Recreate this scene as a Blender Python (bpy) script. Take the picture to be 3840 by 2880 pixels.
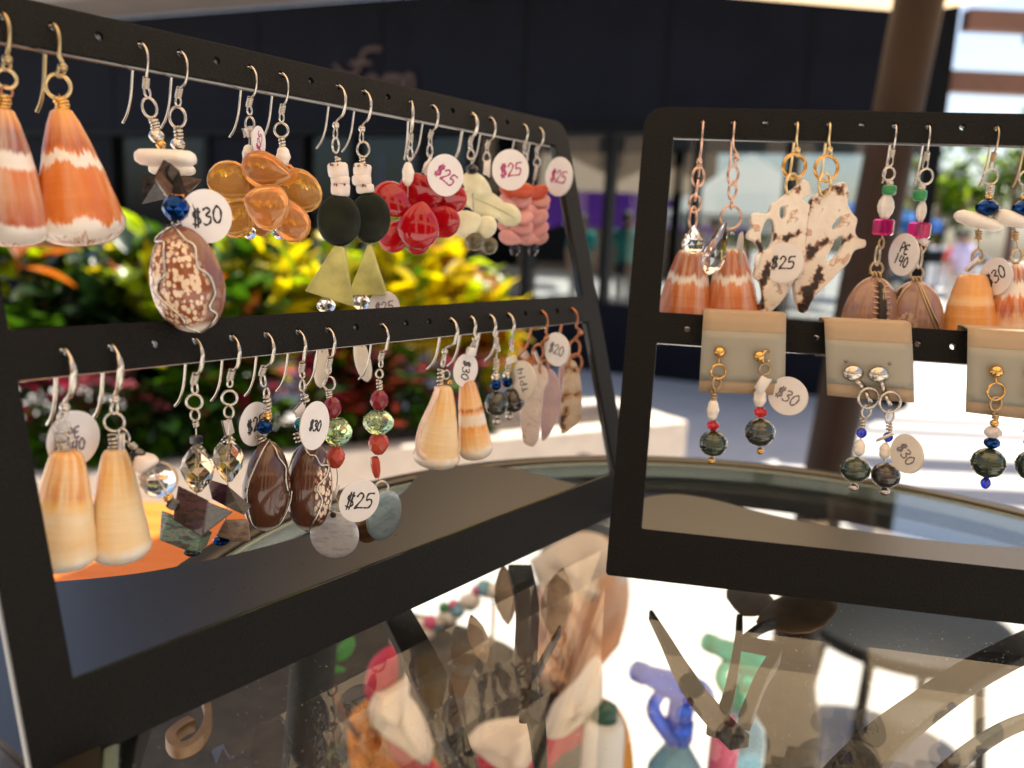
import bpy, bmesh, math, random
from mathutils import Vector, Matrix
R=math.radians; PI=math.pi
for o in list(bpy.data.objects): bpy.data.objects.remove(o)
C=bpy.context.scene.collection; sc=bpy.context.scene
rnd=random.Random(7)
# ---------------------------------------------------------------- camera, sky, sun, exposure
CAMZ=1300.0                      # camera height in mm (all lengths below are mm)
F,PITCH,ROLL=3190.9,-0.17775,0.046
cp,sp=math.cos(PITCH),math.sin(PITCH); cr,sr=math.cos(ROLL),math.sin(ROLL)
eu=Vector((0,-sp,cp)); fw=Vector((0,cp,sp)); ex=Vector((1,0,0))
cam=bpy.data.cameras.new('camera'); co=bpy.data.objects.new('camera',cam); C.objects.link(co)
rt=cr*ex+sr*eu; up=-sr*ex+cr*eu
M=Matrix((rt,up,-fw)).transposed().to_4x4(); M.translation=(0,0,CAMZ/1000); co.matrix_world=M
cam.sensor_width=36; cam.lens=36*F/3840; cam.clip_start=.01; cam.clip_end=500
cam.dof.use_dof=True; cam.dof.focus_distance=.208; cam.dof.aperture_fstop=13.0
sc.camera=co
SUN_AZ,SUN_EL=R(40),R(67)        # azimuth from +Y towards +X
w=bpy.data.worlds.new('World'); sc.world=w; w.use_nodes=True
nt=w.node_tree; bg=nt.nodes['Background']; sky=nt.nodes.new('ShaderNodeTexSky')
sky.sky_type='NISHITA'; sky.sun_disc=False; sky.sun_elevation=SUN_EL; sky.sun_rotation=SUN_AZ
sky.dust_density=2.5
nt.links.new(sky.outputs[0],bg.inputs[0]); bg.inputs[1].default_value=.085
sl=bpy.data.lights.new('sun','SUN'); sl.energy=4.2; sl.angle=R(.5); sl.color=(1,.93,.82)
so=bpy.data.objects.new('sun',sl); C.objects.link(so)
sdir=Vector((math.sin(SUN_AZ)*math.cos(SUN_EL),math.cos(SUN_AZ)*math.cos(SUN_EL),math.sin(SUN_EL)))
so.rotation_euler=sdir.to_track_quat('Z','Y').to_euler(); so.location=(4,4,9)
sc.view_settings.view_transform='Standard'; sc.view_settings.look='None'; sc.view_settings.exposure=1.5
sc.view_settings.gamma=1; sc.view_settings.use_curve_mapping=False
cy=sc.cycles; cy.max_bounces=12; cy.transmission_bounces=8; cy.transparent_max_bounces=16; cy.diffuse_bounces=4
cy.glossy_bounces=4; cy.sample_clamp_indirect=6; cy.use_denoising=True; cy.caustics_refractive=True; cy.caustics_reflective=False
# ---------------------------------------------------------------- geometry helpers (mm, camera at origin)
def ray(px,py):
    X=(px-1920)/F; Y=-(py-1440)/F
    a=X*cr-Y*sr; b=X*sr+Y*cr
    return Vector((a,cp-b*sp,sp+b*cp))
def aty(px,py,y): d=ray(px,py); return d*(y/d.y)
def atz(px,py,z): d=ray(px,py); return d*(z/d.z)
def atp(px,py,Q,N): d=ray(px,py); return d*(Q.dot(N)/d.dot(N))
def W(v): return Vector((v.x/1000,v.y/1000,(v.z+CAMZ)/1000))
def crm(pts,k=6):
    """Catmull-Rom through points"""
    pts=[Vector(p) for p in pts]
    if len(pts)<3: return pts
    P=[pts[0]*2-pts[1]]+pts+[pts[-1]*2-pts[-2]]; out=[]
    for i in range(1,len(P)-2):
        for j in range(k):
            t=j/k; a,b,c,d=P[i-1],P[i],P[i+1],P[i+2]
            out.append(.5*((2*b)+(c-a)*t+(2*a-5*b+4*c-d)*t*t+(3*b-a-3*c+d)*t**3))
    out.append(pts[-1]); return out
class MB:
    def __init__(s): s.v=[];s.f=[];s.m=[];s.sm=[];s.a=[]
    def add(s,vs,fs,mi=0,smooth=True,attr=None):
        n=len(s.v); s.v+=[Vector(v) for v in vs]; s.f+=[tuple(i+n for i in f) for f in fs]
        s.m+=[mi]*len(fs); s.sm+=[smooth]*len(fs); s.a+=attr if attr else [(0,0,0)]*len(vs)
    def lathe(s,A,B,prof,e2=None,flat=1,seg=24,smooth=True,mi=0,twist=0,wob=None,ez=None):
        A=Vector(A);B=Vector(B);w=B-A
        e2=Vector(e2) if e2 is not None else Vector((0,-1,0))
        if abs(w.normalized().dot(e2.normalized()))>.95: e2=Vector((1,0,0)) if abs(w.normalized().x)<.9 else Vector((0,0,1))
        wn=w.normalized(); e1=wn.cross(e2).normalized(); e2=e1.cross(wn).normalized()
        vs=[];at=[];n=len(prof)
        for i,(t,r) in enumerate(prof):
            for j in range(seg):
                a=2*PI*(j+twist*(i%2)*.5)/seg; rr=r*(wob(t,a) if wob else 1)
                vs.append(A+w*t+rr*(math.cos(a)*e1+flat*math.sin(a)*e2)); at.append((math.cos(a),math.sin(a),t))
        fs=[]
        for i in range(n-1):
            for j in range(seg):
                k=(j+1)%seg; a,b,c,d=i*seg+j,i*seg+k,(i+1)*seg+k,(i+1)*seg+j
                if twist:
                    if i%2==0: fs+=[(a,b,d),(b,c,d)]
                    else: fs+=[(a,b,c),(a,c,d)]
                else: fs.append((a,b,c,d))
        fs.append(tuple(range(seg))[::-1]); fs.append(tuple((n-1)*seg+j for j in range(seg)))
        s.add(vs,fs,mi,smooth,at)
    def tube(s,pts,r,seg=8,closed=False,mi=0,flat=1,fdir=None):
        pts=[Vector(p) for p in pts]; n=len(pts); vs=[];prev=None
        for i,p in enumerate(pts):
            if closed: t=(pts[(i+1)%n]-pts[i-1])
            else: t=pts[min(i+1,n-1)]-pts[max(i-1,0)]
            t.normalize()
            if prev is None:
                u=Vector(fdir) if fdir is not None else Vector((.31,-.9,.2))
                u=(u-t*u.dot(t)); 
                if u.length<1e-4: u=t.orthogonal()
                u.normalize()
            else:
                u=prev-t*prev.dot(t)
                if u.length<1e-5: u=t.orthogonal()
                u.normalize()
            prev=u; v=t.cross(u); rr=r[i] if isinstance(r,(list,tuple)) else r
            for j in range(seg):
                a=2*PI*j/seg; vs.append(p+rr*(flat*math.cos(a)*u+math.sin(a)*v))
        fs=[]
        m=n if closed else n-1
        for i in range(m):
            for j in range(seg):
                k=(j+1)%seg; i2=(i+1)%n; fs.append((i*seg+j,i*seg+k,i2*seg+k,i2*seg+j))
        if not closed: fs.append(tuple(range(seg))[::-1]); fs.append(tuple((n-1)*seg+j for j in range(seg)))
        s.add(vs,fs,mi)
    def box(s,c,sx,sy,sz,rot=None,mi=0):
        c=Vector(c); vs=[]
        for x in(-1,1):
            for y in(-1,1):
                for z in(-1,1):
                    q=Vector((x*sx/2,y*sy/2,z*sz/2)); vs.append(c+(rot@q if rot else q))
        s.add(vs,[(0,1,3,2),(4,6,7,5),(0,4,5,1),(2,3,7,6),(0,2,6,4),(1,5,7,3)],mi,False)
    def prism(s,poly,off,mi=0,smooth=False):
        """closed polygon (world pts) extruded by vector off"""
        n=len(poly); off=Vector(off); vs=[Vector(p) for p in poly]+[Vector(p)+off for p in poly]
        fs=[tuple(range(n)),tuple(range(2*n-1,n-1,-1))]+[(i,i+n,(i+1)%n+n,(i+1)%n) for i in range(n)]
        s.add(vs,fs,mi,smooth)
    def hull(s,pts,mi=0):
        bm=bmesh.new(); vv=[bm.verts.new(p) for p in pts]; bmesh.ops.convex_hull(bm,input=vv)
        bmesh.ops.delete(bm,geom=[v for v in bm.verts if not v.link_faces],context='VERTS'); bm.verts.index_update()
        s.add([v.co.copy() for v in bm.verts],[[v.index for v in f.verts] for f in bm.faces],mi,False); bm.free()
    def build(s,name,mats,parent=None,O=None,bevel=0,kind=None):
        O=O if O is not None else (parent['_o'] if parent and '_o' in parent else None)
        if O is None: O=Vector((0,0,0)) if parent is None else ORG[parent.name]
        O=Vector(O); me=bpy.data.meshes.new(name)
        me.from_pydata([(v-O)/1000 for v in s.v],[],s.f)
        if not isinstance(mats,(list,tuple)): mats=[mats]
        for m in mats: me.materials.append(m)
        me.polygons.foreach_set('material_index',s.m); me.polygons.foreach_set('use_smooth',s.sm)
        at=me.attributes.new('sh','FLOAT_VECTOR','POINT'); at.data.foreach_set('vector',[c for t in s.a for c in t])
        bm=bmesh.new(); bm.from_mesh(me); bmesh.ops.recalc_face_normals(bm,faces=bm.faces); bm.to_mesh(me); bm.free()
        me.update(); o=bpy.data.objects.new(name,me); C.objects.link(o)
        if parent is None: o.location=W(O)
        else: o.parent=parent; o.location=(O-ORG[parent.name])/1000
        ORG[o.name]=O
        if bevel:
            b=o.modifiers.new('b','BEVEL'); b.width=bevel/1000; b.segments=2; b.limit_method='ANGLE'
        if kind: o['kind']=kind
        return o
ORG={}
USED={}
def tag(o,label,cat,group=None):
    o['label']=label; o['category']=cat
    if group: o['group']=group
def thing(name,loc,label,cat,group=None):
    o=bpy.data.objects.new(name,None); o.empty_display_size=.01; C.objects.link(o); loc=Vector(loc); o.location=W(loc); ORG[o.name]=loc
    tag(o,label,cat,group); return o
# ---------------------------------------------------------------- materials
def newmat(name):
    m=bpy.data.materials.new(name); m.use_nodes=True; nt=m.node_tree; return m,nt,nt.nodes['Principled BSDF']
def setp(b,**k):
    for n,v in k.items():
        n={'col':'Base Color','rough':'Roughness','metal':'Metallic','trans':'Transmission Weight','ior':'IOR','sss':'Subsurface Weight','coat':'Coat Weight','spec':'Specular IOR Level'}[n]
        b.inputs[n].default_value=(*v,1) if n=='Base Color' else v
def node(nt,t,**k):
    n=nt.nodes.new(t)
    for a,v in k.items(): setattr(n,a,v)
    return n
def noise(nt,scale,detail=3,vec=None,rough=.5):
    n=node(nt,'ShaderNodeTexNoise'); n.inputs['Scale'].default_value=scale; n.inputs['Detail'].default_value=detail; n.inputs['Roughness'].default_value=rough
    if vec is None:
        tc=node(nt,'ShaderNodeTexCoord'); vec=tc.outputs['Object']
    nt.links.new(vec,n.inputs['Vector']); return n
def ramp(nt,fac,stops,interp='LINEAR'):
    r=node(nt,'ShaderNodeValToRGB'); r.color_ramp.interpolation=interp; e=r.color_ramp.elements
    while len(e)<len(stops): e.new(.5)
    for q,(p,c) in zip(e,stops): q.position=p; q.color=(*c,1) if len(c)==3 else c
    nt.links.new(fac,r.inputs[0]); return r
def mth(nt,op,a,b=None,c=None,clamp=False):
    n=node(nt,'ShaderNodeMath',operation=op); n.use_clamp=clamp
    for i,x in enumerate((a,b,c)):
        if x is None: continue
        if isinstance(x,(int,float)): n.inputs[i].default_value=x
        else: nt.links.new(x,n.inputs[i])
    return n.outputs[0]
def mixc(nt,fac,a,b,mode='MIX'):
    n=node(nt,'ShaderNodeMix',data_type='RGBA',blend_type=mode)
    if isinstance(fac,(int,float)): n.inputs[0].default_value=fac
    else: nt.links.new(fac,n.inputs[0])
    for i,x in ((6,a),(7,b)):
        if isinstance(x,tuple): n.inputs[i].default_value=(*x,1)
        else: nt.links.new(x,n.inputs[i])
    return n.outputs[2]
def bump(nt,b,h,strength=.3,dist=.0002):
    n=node(nt,'ShaderNodeBump'); n.inputs['Strength'].default_value=strength; n.inputs['Distance'].default_value=dist
    nt.links.new(h,n.inputs['Height']); nt.links.new(n.outputs[0],b.inputs['Normal'])
def mat(name,col,rough=.5,metal=0,var=.12,scale=400,bmp=0,**k):
    m,nt,b=newmat(name); setp(b,col=col,rough=rough,metal=metal,**k)
    n=noise(nt,scale)
    dark=tuple(c*(1-var) for c in col); lite=tuple(min(1,c*(1+var)) for c in col)
    r=ramp(nt,n.outputs[0],[(.3,dark),(.7,lite)]); nt.links.new(r.outputs[0],b.inputs['Base Color'])
    if bmp: bump(nt,b,n.outputs[0],bmp)
    return m
def attr(nt,name='sh'):
    a=node(nt,'ShaderNodeAttribute'); a.attribute_name=name; s=node(nt,'ShaderNodeSeparateXYZ'); nt.links.new(a.outputs['Vector'],s.inputs[0])
    return a.outputs['Vector'],s.outputs
def cone_mat(name,stops,amp=.12,freq=4.0,streak=.25,base=(.85,.78,.68),spots=.15):
    """cone shell: colour bands along the axis with ragged, flame-like borders, fine growth lines and streaks"""
    m,nt,b=newmat(name); setp(b,rough=.27,coat=.15)
    vec,s=attr(nt); mp=node(nt,'ShaderNodeMapping'); mp.inputs['Scale'].default_value=(freq*1.25,freq*1.25,1.3); nt.links.new(vec,mp.inputs[0])
    oi=node(nt,'ShaderNodeObjectInfo'); cb=node(nt,'ShaderNodeCombineXYZ'); 
    rv=mth(nt,'MULTIPLY',oi.outputs['Random'],37.0); nt.links.new(rv,cb.inputs[0]); nt.links.new(rv,cb.inputs[2]); nt.links.new(cb.outputs[0],mp.inputs['Location'])
    n=noise(nt,1.0,8,mp.outputs[0],.72)
    d=mth(nt,'MULTIPLY',mth(nt,'SUBTRACT',n.outputs[0],.5),amp*4.2)
    f=mth(nt,'ADD',s[2],d,clamp=True)
    r=ramp(nt,f,stops)
    m2=node(nt,'ShaderNodeMapping'); m2.inputs['Scale'].default_value=(2.6,2.6,1.1); nt.links.new(vec,m2.inputs[0])
    n2=noise(nt,1.0,5,m2.outputs[0],.6)
    st=mth(nt,'MULTIPLY',mth(nt,'MULTIPLY',mth(nt,'SUBTRACT',n2.outputs[0],.42),3.2,clamp=True),streak*2.4,clamp=True)
    c=mixc(nt,st,r.outputs[0],base)
    m3=node(nt,'ShaderNodeMapping'); m3.inputs['Scale'].default_value=(.6,.6,26); nt.links.new(vec,m3.inputs[0])
    n3=noise(nt,1.0,2,m3.outputs[0])
    r3=ramp(nt,n3.outputs[0],[(.35,(.90,.85,.80)),(.65,(1,1,1))])
    c=mixc(nt,.35,c,r3.outputs[0],'MULTIPLY')
    m4=node(nt,'ShaderNodeMapping'); m4.inputs['Scale'].default_value=(5,5,22); nt.links.new(vec,m4.inputs[0]); n4=noise(nt,1.0,1,m4.outputs[0])
    dots=mth(nt,'MULTIPLY',mth(nt,'MULTIPLY',mth(nt,'SUBTRACT',n4.outputs[0],.62),14,clamp=True),mth(nt,'MULTIPLY',mth(nt,'SUBTRACT',s[2],.90),22,clamp=True)); c=mixc(nt,mth(nt,'MULTIPLY',dots,spots),c,(.34,.13,.06))
    nt.links.new(c,b.inputs['Base Color']); bump(nt,b,n3.outputs[0],.3,.0004)
    b.inputs['Subsurface Weight'].default_value=.05; b.inputs['Subsurface Radius'].default_value=(.004,.002,.001); b.inputs['Subsurface Scale'].default_value=.6
    return m
OR=(.66,.17,.012); DO=(.42,.08,.009); WH=(.82,.74,.64); PO=(.82,.34,.05); PY=(.86,.48,.12); BR=(.28,.07,.03)
M_cone1=cone_mat('banded_cone_shell',[(0,PO),(.12,(.5,.15,.03)),(.17,BR),(.30,BR),(.33,WH),(.42,WH),(.45,OR),(.60,(.58,.21,.06)),(.83,DO),(.86,WH),(.97,WH),(1,(.7,.45,.35))],.04,2.2,.2,spots=.8)
M_cone2=cone_mat('orange_cone_shell',[(0,PO),(.1,(.70,.26,.07)),(.29,DO),(.33,OR),(.35,WH),(.42,WH),(.44,OR),(.78,(.60,.15,.012)),(.82,OR),(.85,WH),(.95,WH),(.97,(.55,.28,.18)),(1,WH)],.105,1.9,.06,spots=.9)
M_cone3=cone_mat('pale_orange_cone_shell',[(0,PO),(.14,(.78,.38,.12)),(.34,(.72,.29,.08)),(.40,PY),(.5,(.86,.68,.42)),(.72,(.84,.55,.25)),(.82,(.86,.7,.46)),(.88,WH),(1,(.8,.77,.7))],.035,1.6,.5,(.86,.63,.36))
M_cone4=cone_mat('yellow_cone_shell',[(0,(.8,.52,.25)),(.2,PY),(.5,(.86,.66,.38)),(.8,(.86,.62,.32)),(.86,WH),(1,(.8,.78,.72))],.035,1.4,.5,(.86,.66,.40))
M_cone5=cone_mat('apricot_cone_shell',[(0,(.62,.24,.08)),(.15,(.8,.4,.14)),(.3,(.85,.5,.2)),(.34,DO),(.37,PO),(.42,WH),(.52,WH),(.56,PO),(.8,(.86,.58,.28)),(.86,WH),(1,WH)],.04,2.4,.3,(.88,.7,.45))
M_cone6=cone_mat('flamed_cone_shell',[(0,WH),(.02,(.45,.12,.03)),(.27,(.40,.09,.015)),(.31,WH),(.36,WH),(.39,(.62,.2,.05)),(.75,(.55,.15,.04)),(.84,WH),(1,DO)],.085,2.3,.2)
M_cone7=cone_mat('plain_orange_cone_shell',[(0,(.68,.3,.08)),(.3,(.78,.36,.08)),(.38,(.82,.5,.2)),(.46,(.82,.5,.22)),(.5,(.76,.33,.07)),(1,(.8,.36,.08))],.03,2,.06)
M_cone8=cone_mat('blotched_cone_shell',[(0,WH),(.08,DO),(.2,BR),(.25,WH),(.38,WH),(.42,OR),(.6,DO),(.7,(.75,.4,.2)),(1,WH)],.13,2.4,.25)
M_lip=mat('shell_lip',(.82,.62,.50),.35)
def cowrie_mat(name,dors,side,spots,ax=1):
    m,nt,b=newmat(name); setp(b,rough=.14,coat=.35)
    vec,s=attr(nt)      # x lateral, y towards the dorsal side, z along axis, all -1..1
    vo=node(nt,'ShaderNodeTexVoronoi'); vo.inputs['Scale'].default_value=9; vo.inputs['Randomness'].default_value=1
    n0=noise(nt,3,2,vec); ad=node(nt,'ShaderNodeMix',data_type='VECTOR'); ad.inputs[0].default_value=.10
    nt.links.new(vec,ad.inputs[4]); nt.links.new(n0.outputs['Color'],ad.inputs[5]); nt.links.new(ad.outputs[1],vo.inputs['Vector'])
    sep=node(nt,'ShaderNodeSeparateColor'); nt.links.new(vo.outputs['Color'],sep.inputs[0])
    thr=mth(nt,'MULTIPLY_ADD',sep.outputs[0],.34,.36)
    sp_=mth(nt,'MULTIPLY',mth(nt,'SUBTRACT',thr,vo.outputs['Distance']),14,clamp=True)
    nn=noise(nt,2.2,4,vec)
    e=mth(nt,'ADD',mth(nt,'MULTIPLY',mth(nt,'SUBTRACT',s[ax],spots),6),mth(nt,'MULTIPLY',mth(nt,'SUBTRACT',nn.outputs[0],.5),1.6),clamp=True)
    sp2=mth(nt,'MULTIPLY',sp_,e)
    dm=ramp(nt,nn.outputs[0],[(.3,tuple(c*.75 for c in dors)),(.7,dors)])
    sd=ramp(nt,nn.outputs[0],[(.3,tuple(c*.8 for c in side)),(.7,side)])
    c=mixc(nt,e,sd.outputs[0],dm.outputs[0]); c=mixc(nt,sp2,c,(.80,.62,.45))
    tipz=mth(nt,'MULTIPLY',mth(nt,'SUBTRACT',s[2],.80),9,clamp=True); c=mixc(nt,tipz,c,(.82,.70,.6))
    nt.links.new(c,b.inputs['Base Color']); return m
M_cow=cowrie_mat('speckled_cowrie',(.30,.085,.03),(.22,.085,.05),.50)
M_cow2=cowrie_mat('brown_cowrie',(.12,.04,.02),(.10,.038,.02),.66,0)
M_cow3=cowrie_mat('mauve_cowrie',(.30,.13,.07),(.34,.19,.14),.9)
M_teeth=mat('cowrie_teeth',(.62,.42,.25),.35); M_slot=mat('cowrie_slot',(.02,.014,.01),.6)
M_silver=mat('silver',(.58,.53,.46),.2,1,.06); M_gold=mat('gold',(.72,.42,.13),.16,1,.06); M_bronze=mat('bronze',(.42,.32,.17),.3,1,.15)
M_brass=mat('brass',(.72,.55,.28),.28,1,.1); M_rose=mat('rose_gold',(.66,.43,.32),.22,1,.06); M_copper=mat('copper',(.48,.2,.1),.38,1,.2)
M_dull=mat('tarnished_wire',(.50,.36,.20),.3,1,.1)
def glass(name,col,rough=.0,ior=1.5,tw=1.0,coat=0):
    m,nt,b=newmat(name); setp(b,col=col,rough=rough,trans=tw,ior=ior,coat=coat)
    n=noise(nt,160,2); r=ramp(nt,n.outputs[0],[(.3,tuple(c*.93 for c in col)),(.7,col)]); nt.links.new(r.outputs[0],b.inputs['Base Color']); return m
M_clear=glass('clear_crystal',(.97,.95,.93),.0,1.55); M_amber=glass('amber_glass',(.95,.52,.14),.05,1.32,.72); M_amber2=glass('milky_amber_glass',(.93,.42,.12),.04,1.42,.66,.1)
M_red=glass('red_glass',(.55,.004,.012),.03,1.45,.35,.5); M_smoky=glass('smoky_quartz',(.72,.60,.42),.0,1.5,1)
M_greenx=glass('green_crystal',(.62,.85,.45),.0,1.6,.9); M_mag=glass('magenta_crystal',(.75,.03,.28),.03,1.5,.75)
M_bluex=mat('iridescent_blue',(.004,.035,.15),.04,.85,.3,300); M_teal=mat('teal_bead',(.02,.16,.2),.08,.6)
M_rub=glass('ruby_bead',(.8,.02,.04),.0,1.55,.6); M_bluegl=glass('cobalt_bead',(.03,.06,.85),.02,1.5,.7)
M_maroon=mat('maroon_bead',(.20,.012,.022),.12,0,.25); M_coral=glass('coral_bead',(.68,.10,.06),.08,1.4,.35)
M_greenb=mat('green_glass_bead',(.02,.22,.06),.3,0); M_milk=glass('milky_quartz',(.90,.84,.76),.2,1.4,.35); M_opal=glass('opal_bead',(.9,.82,.76),.1,1.4,.4)
M_hem=mat('hematite',(.06,.06,.065),.1,.9); M_blackb=mat('black_bead',(.012,.012,.014),.08,0)
M_disc=mat('white_shell_disc',(.83,.77,.68),.3,0,.05); M_horn=mat('smoky_shell',(.035,.03,.027),.07,0,.6,500); M_horn2=mat('brown_smoky_shell',(.13,.08,.055),.1,0,.5,400)
M_pearl=mat('freshwater_pearl',(.84,.76,.66),.2,.0,.08,300,coat=.6); M_puka=mat('puka_shell',(.80,.70,.62),.4,0,.08)
M_pukas=mat('puka_speckle',(.33,.14,.07),.4); M_gdisc=mat('dark_green_stone',(.011,.015,.009),.45,0,.5,250,spec=.2)
M_tri=mat('yellow_jade',(.52,.50,.17),.4,0,.28,160); M_cream=mat('cream_shell_leaf',(.78,.76,.52),.3,0,.14,200); M_vein=mat('leaf_vein',(.55,.56,.22),.4)
M_pink=glass('pink_glass_petal',(.85,.40,.38),.08,1.45,.25,.4); M_pinkr=glass('salmon_petal',(.85,.16,.08),.1,1.4,.4); M_olive=mat('olive_stone',(.12,.10,.05),.25,0,.5,500)
M_tag=mat('white_tag',(.80,.755,.72),.5,0,.03); M_tag2=mat('cream_tag',(.80,.72,.6),.55,0,.03)
M_ink=mat('black_ink',(.02,.018,.02),.6); M_pinkink=mat('magenta_ink',(.42,.03,.16),.6); M_pale=mat('grey_ink',(.22,.18,.19),.7)
M_card=mat('tan_card',(.42,.30,.185),.6,0,.04,120); M_paper=mat('grey_tape',(.335,.315,.25),.4,0,.04,100)
# black textured stand
M_black,nt,b=newmat('black_powder_coat'); setp(b,col=(.012,.0115,.011),rough=.5,spec=.11)
n=noise(nt,1500,4,None,.7); bump(nt,b,n.outputs[0],.9,.0005); r=ramp(nt,n.outputs[0],[(.35,(.005,.005,.0048)),(.7,(.012,.0114,.0102))]); nt.links.new(r.outputs[0],b.inputs['Base Color'])
M_blackg,nt,b=newmat('black_gloss_plate'); setp(b,col=(.012,.012,.012),rough=.24,spec=.65)
n=noise(nt,900,5); r=ramp(nt,n.outputs[0],[(.2,(.26,.26,.26)),(.9,(.36,.36,.36))]); nt.links.new(r.outputs[0],b.inputs['Roughness'])
n=noise(nt,260,6,None,.8); r=ramp(nt,n.outputs[0],[(.70,(.009,.0085,.008)),(.78,(.03,.028,.026))]); nt.links.new(r.outputs[0],b.inputs['Base Color'])
M_edge,nt,b=newmat('polished_black_edge'); setp(b,col=(.012,.012,.012),rough=.12,spec=.4)
def ringed(name,dark,lite):
    m,nt,b=newmat(name); setp(b,rough=.16,coat=.7,metal=.35); vec,s=attr(nt)
    mp=node(nt,'ShaderNodeMapping'); mp.inputs['Scale'].default_value=(.12,.12,11); nt.links.new(vec,mp.inputs[0])
    n=noise(nt,1.2,3,mp.outputs[0]); r=ramp(nt,n.outputs[0],[(.3,dark),(.5,lite),(.72,tuple(c*.6 for c in dark))]); nt.links.new(r.outputs[0],b.inputs['Base Color']); return m
M_tah=ringed('tahitian_pearl',(.010,.012,.011),(.055,.062,.05)); M_tahg=ringed('green_tahitian_pearl',(.008,.014,.010),(.05,.07,.038)); M_tahb=ringed('brown_tahitian_pearl',(.012,.010,.009),(.06,.05,.042))
def nacre(name,stops,scale=220,metal=.2,rough=.25,stretch=(1,1,3)):
    m,nt,b=newmat(name); setp(b,rough=rough,metal=metal,coat=.5); tc=node(nt,'ShaderNodeTexCoord'); mp=node(nt,'ShaderNodeMapping'); mp.inputs['Scale'].default_value=stretch; mp.inputs['Rotation'].default_value=(0,.5,.3)
    nt.links.new(tc.outputs['Object'],mp.inputs[0]); n=noise(nt,scale,4,mp.outputs[0],.6); r=ramp(nt,n.outputs[0],stops); nt.links.new(r.outputs[0],b.inputs['Base Color']); return m
M_nac=nacre('pearly_disc',[(.3,(.42,.46,.53)),(.5,(.80,.81,.83)),(.65,(.56,.60,.66))],160); M_nacg=nacre('green_pearly_disc',[(.3,(.18,.25,.26)),(.55,(.34,.42,.40)),(.7,(.26,.30,.36))],160)
M_nacb=nacre('brown_shell_disc',[(.3,(.12,.05,.02)),(.6,(.28,.14,.05))],160)
M_aba1=nacre('abalone_purple',[(.3,(.015,.01,.01)),(.46,(.04,.02,.022)),(.56,(.09,.03,.055)),(.66,(.025,.02,.035))],300,.3,.16); M_aba2=nacre('abalone_grey',[(.3,(.02,.018,.016)),(.5,(.09,.075,.06)),(.7,(.03,.03,.035))],420,.2,.18,(1,1,5))
M_aba3=nacre('abalone_green',[(.3,(.03,.025,.02)),(.45,(.08,.05,.03)),(.52,(.07,.2,.15)),(.6,(.22,.21,.10)),(.7,(.04,.08,.13))],380,.15,.3); M_aba4=nacre('abalone_tan',[(.3,(.06,.05,.045)),(.55,(.26,.17,.11)),(.75,(.1,.08,.07))],300,.1,.3)
def blotch(name,stops,scale,detail=3):
    m,nt,b=newmat(name); setp(b,rough=.3); n=noise(nt,scale,detail,None,.55); r=ramp(nt,n.outputs[0],stops); nt.links.new(r.outputs[0],b.inputs['Base Color']); bump(nt,b,n.outputs[0],.7,.0022); return m
M_murex=blotch('murex_slice',[(.0,(.02,.012,.008)),(.40,(.025,.013,.009)),(.42,(.32,.15,.08)),(.45,(.80,.70,.58)),(.60,(.84,.77,.67)),(.63,(.55,.30,.17)),(.66,(.80,.68,.56)),(1,(.78,.60,.46))],130,5)
M_slw=blotch('white_shell_slice',[(.0,(.36,.13,.05)),(.30,(.42,.18,.08)),(.36,(.72,.6,.54)),(1,(.76,.68,.64))],170); M_slm=blotch('mauve_shell_slice',[(.3,(.50,.36,.44)),(.7,(.66,.48,.48))],120); M_slt=blotch('tan_shell_slice',[(.0,(.04,.02,.015)),(.36,(.06,.03,.02)),(.42,(.50,.28,.12)),(.5,(.68,.55,.40)),(1,(.72,.64,.55))],220)
# ---------------------------------------------------------------- stands
TW,EDGE,POST=206.5,17.5,9.1
V=dict(h1=4.36,v1=9.19,v2=62.88,h2=67.45,v3=72.03,v4=126.0,v5=140.08)
ZT=-95.36
class Stand: pass
def mkstand(x,y,yaw,lean,side):
    s=Stand(); s.d=Vector((math.cos(yaw),math.sin(yaw),0)); s.n=Vector((math.sin(yaw),-math.cos(yaw),0))
    s.up=Vector((0,0,math.cos(lean)))-s.n*math.sin(lean); s.o=Vector((x,y,ZT)); s.fn=s.d.cross(s.up)   # front normal
    s.side=side
    s.sg=-1 if side=='L' else 1
    s.pt=lambda u,v: s.o+s.sg*u*s.d+(V['v5']-v)*s.up       # u from the measured end, v from the top
    def hole(row,i):
        u=EDGE+9*(19-i) if side=='L' else EDGE+9*i
        return s.pt(u,V['h1'] if row=='top' else V['h2'])
    s.hole=hole; return s
SL=mkstand(46.29,294.25,.9279,.2838,'L'); SR=mkstand(29.16,229.73,-.1857,.2889,'R')
def curve_mesh(splines,thick,bev,name):
    """filled 2-D outline with holes, extruded to a sheet (mm -> m), returned as mesh"""
    cu=bpy.data.curves.new(name,'CURVE'); cu.dimensions='2D'; cu.fill_mode='BOTH'; cu.extrude=max(thick/2-bev,.0001)/1000; cu.bevel_depth=bev/1000; cu.bevel_resolution=1; cu.offset=-bev/1000
    for pts in splines:
        s=cu.splines.new('POLY'); s.points.add(len(pts)-1); s.use_cyclic_u=True
        for p,q in zip(s.points,pts): p.co=(q[0]/1000,q[1]/1000,0,1)
    o=bpy.data.objects.new(name,cu); C.objects.link(o); dg=bpy.context.evaluated_depsgraph_get()
    me=bpy.data.meshes.new_from_object(o.evaluated_get(dg)); bpy.data.objects.remove(o); bpy.data.curves.remove(cu); me.name=name; return me
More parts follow.
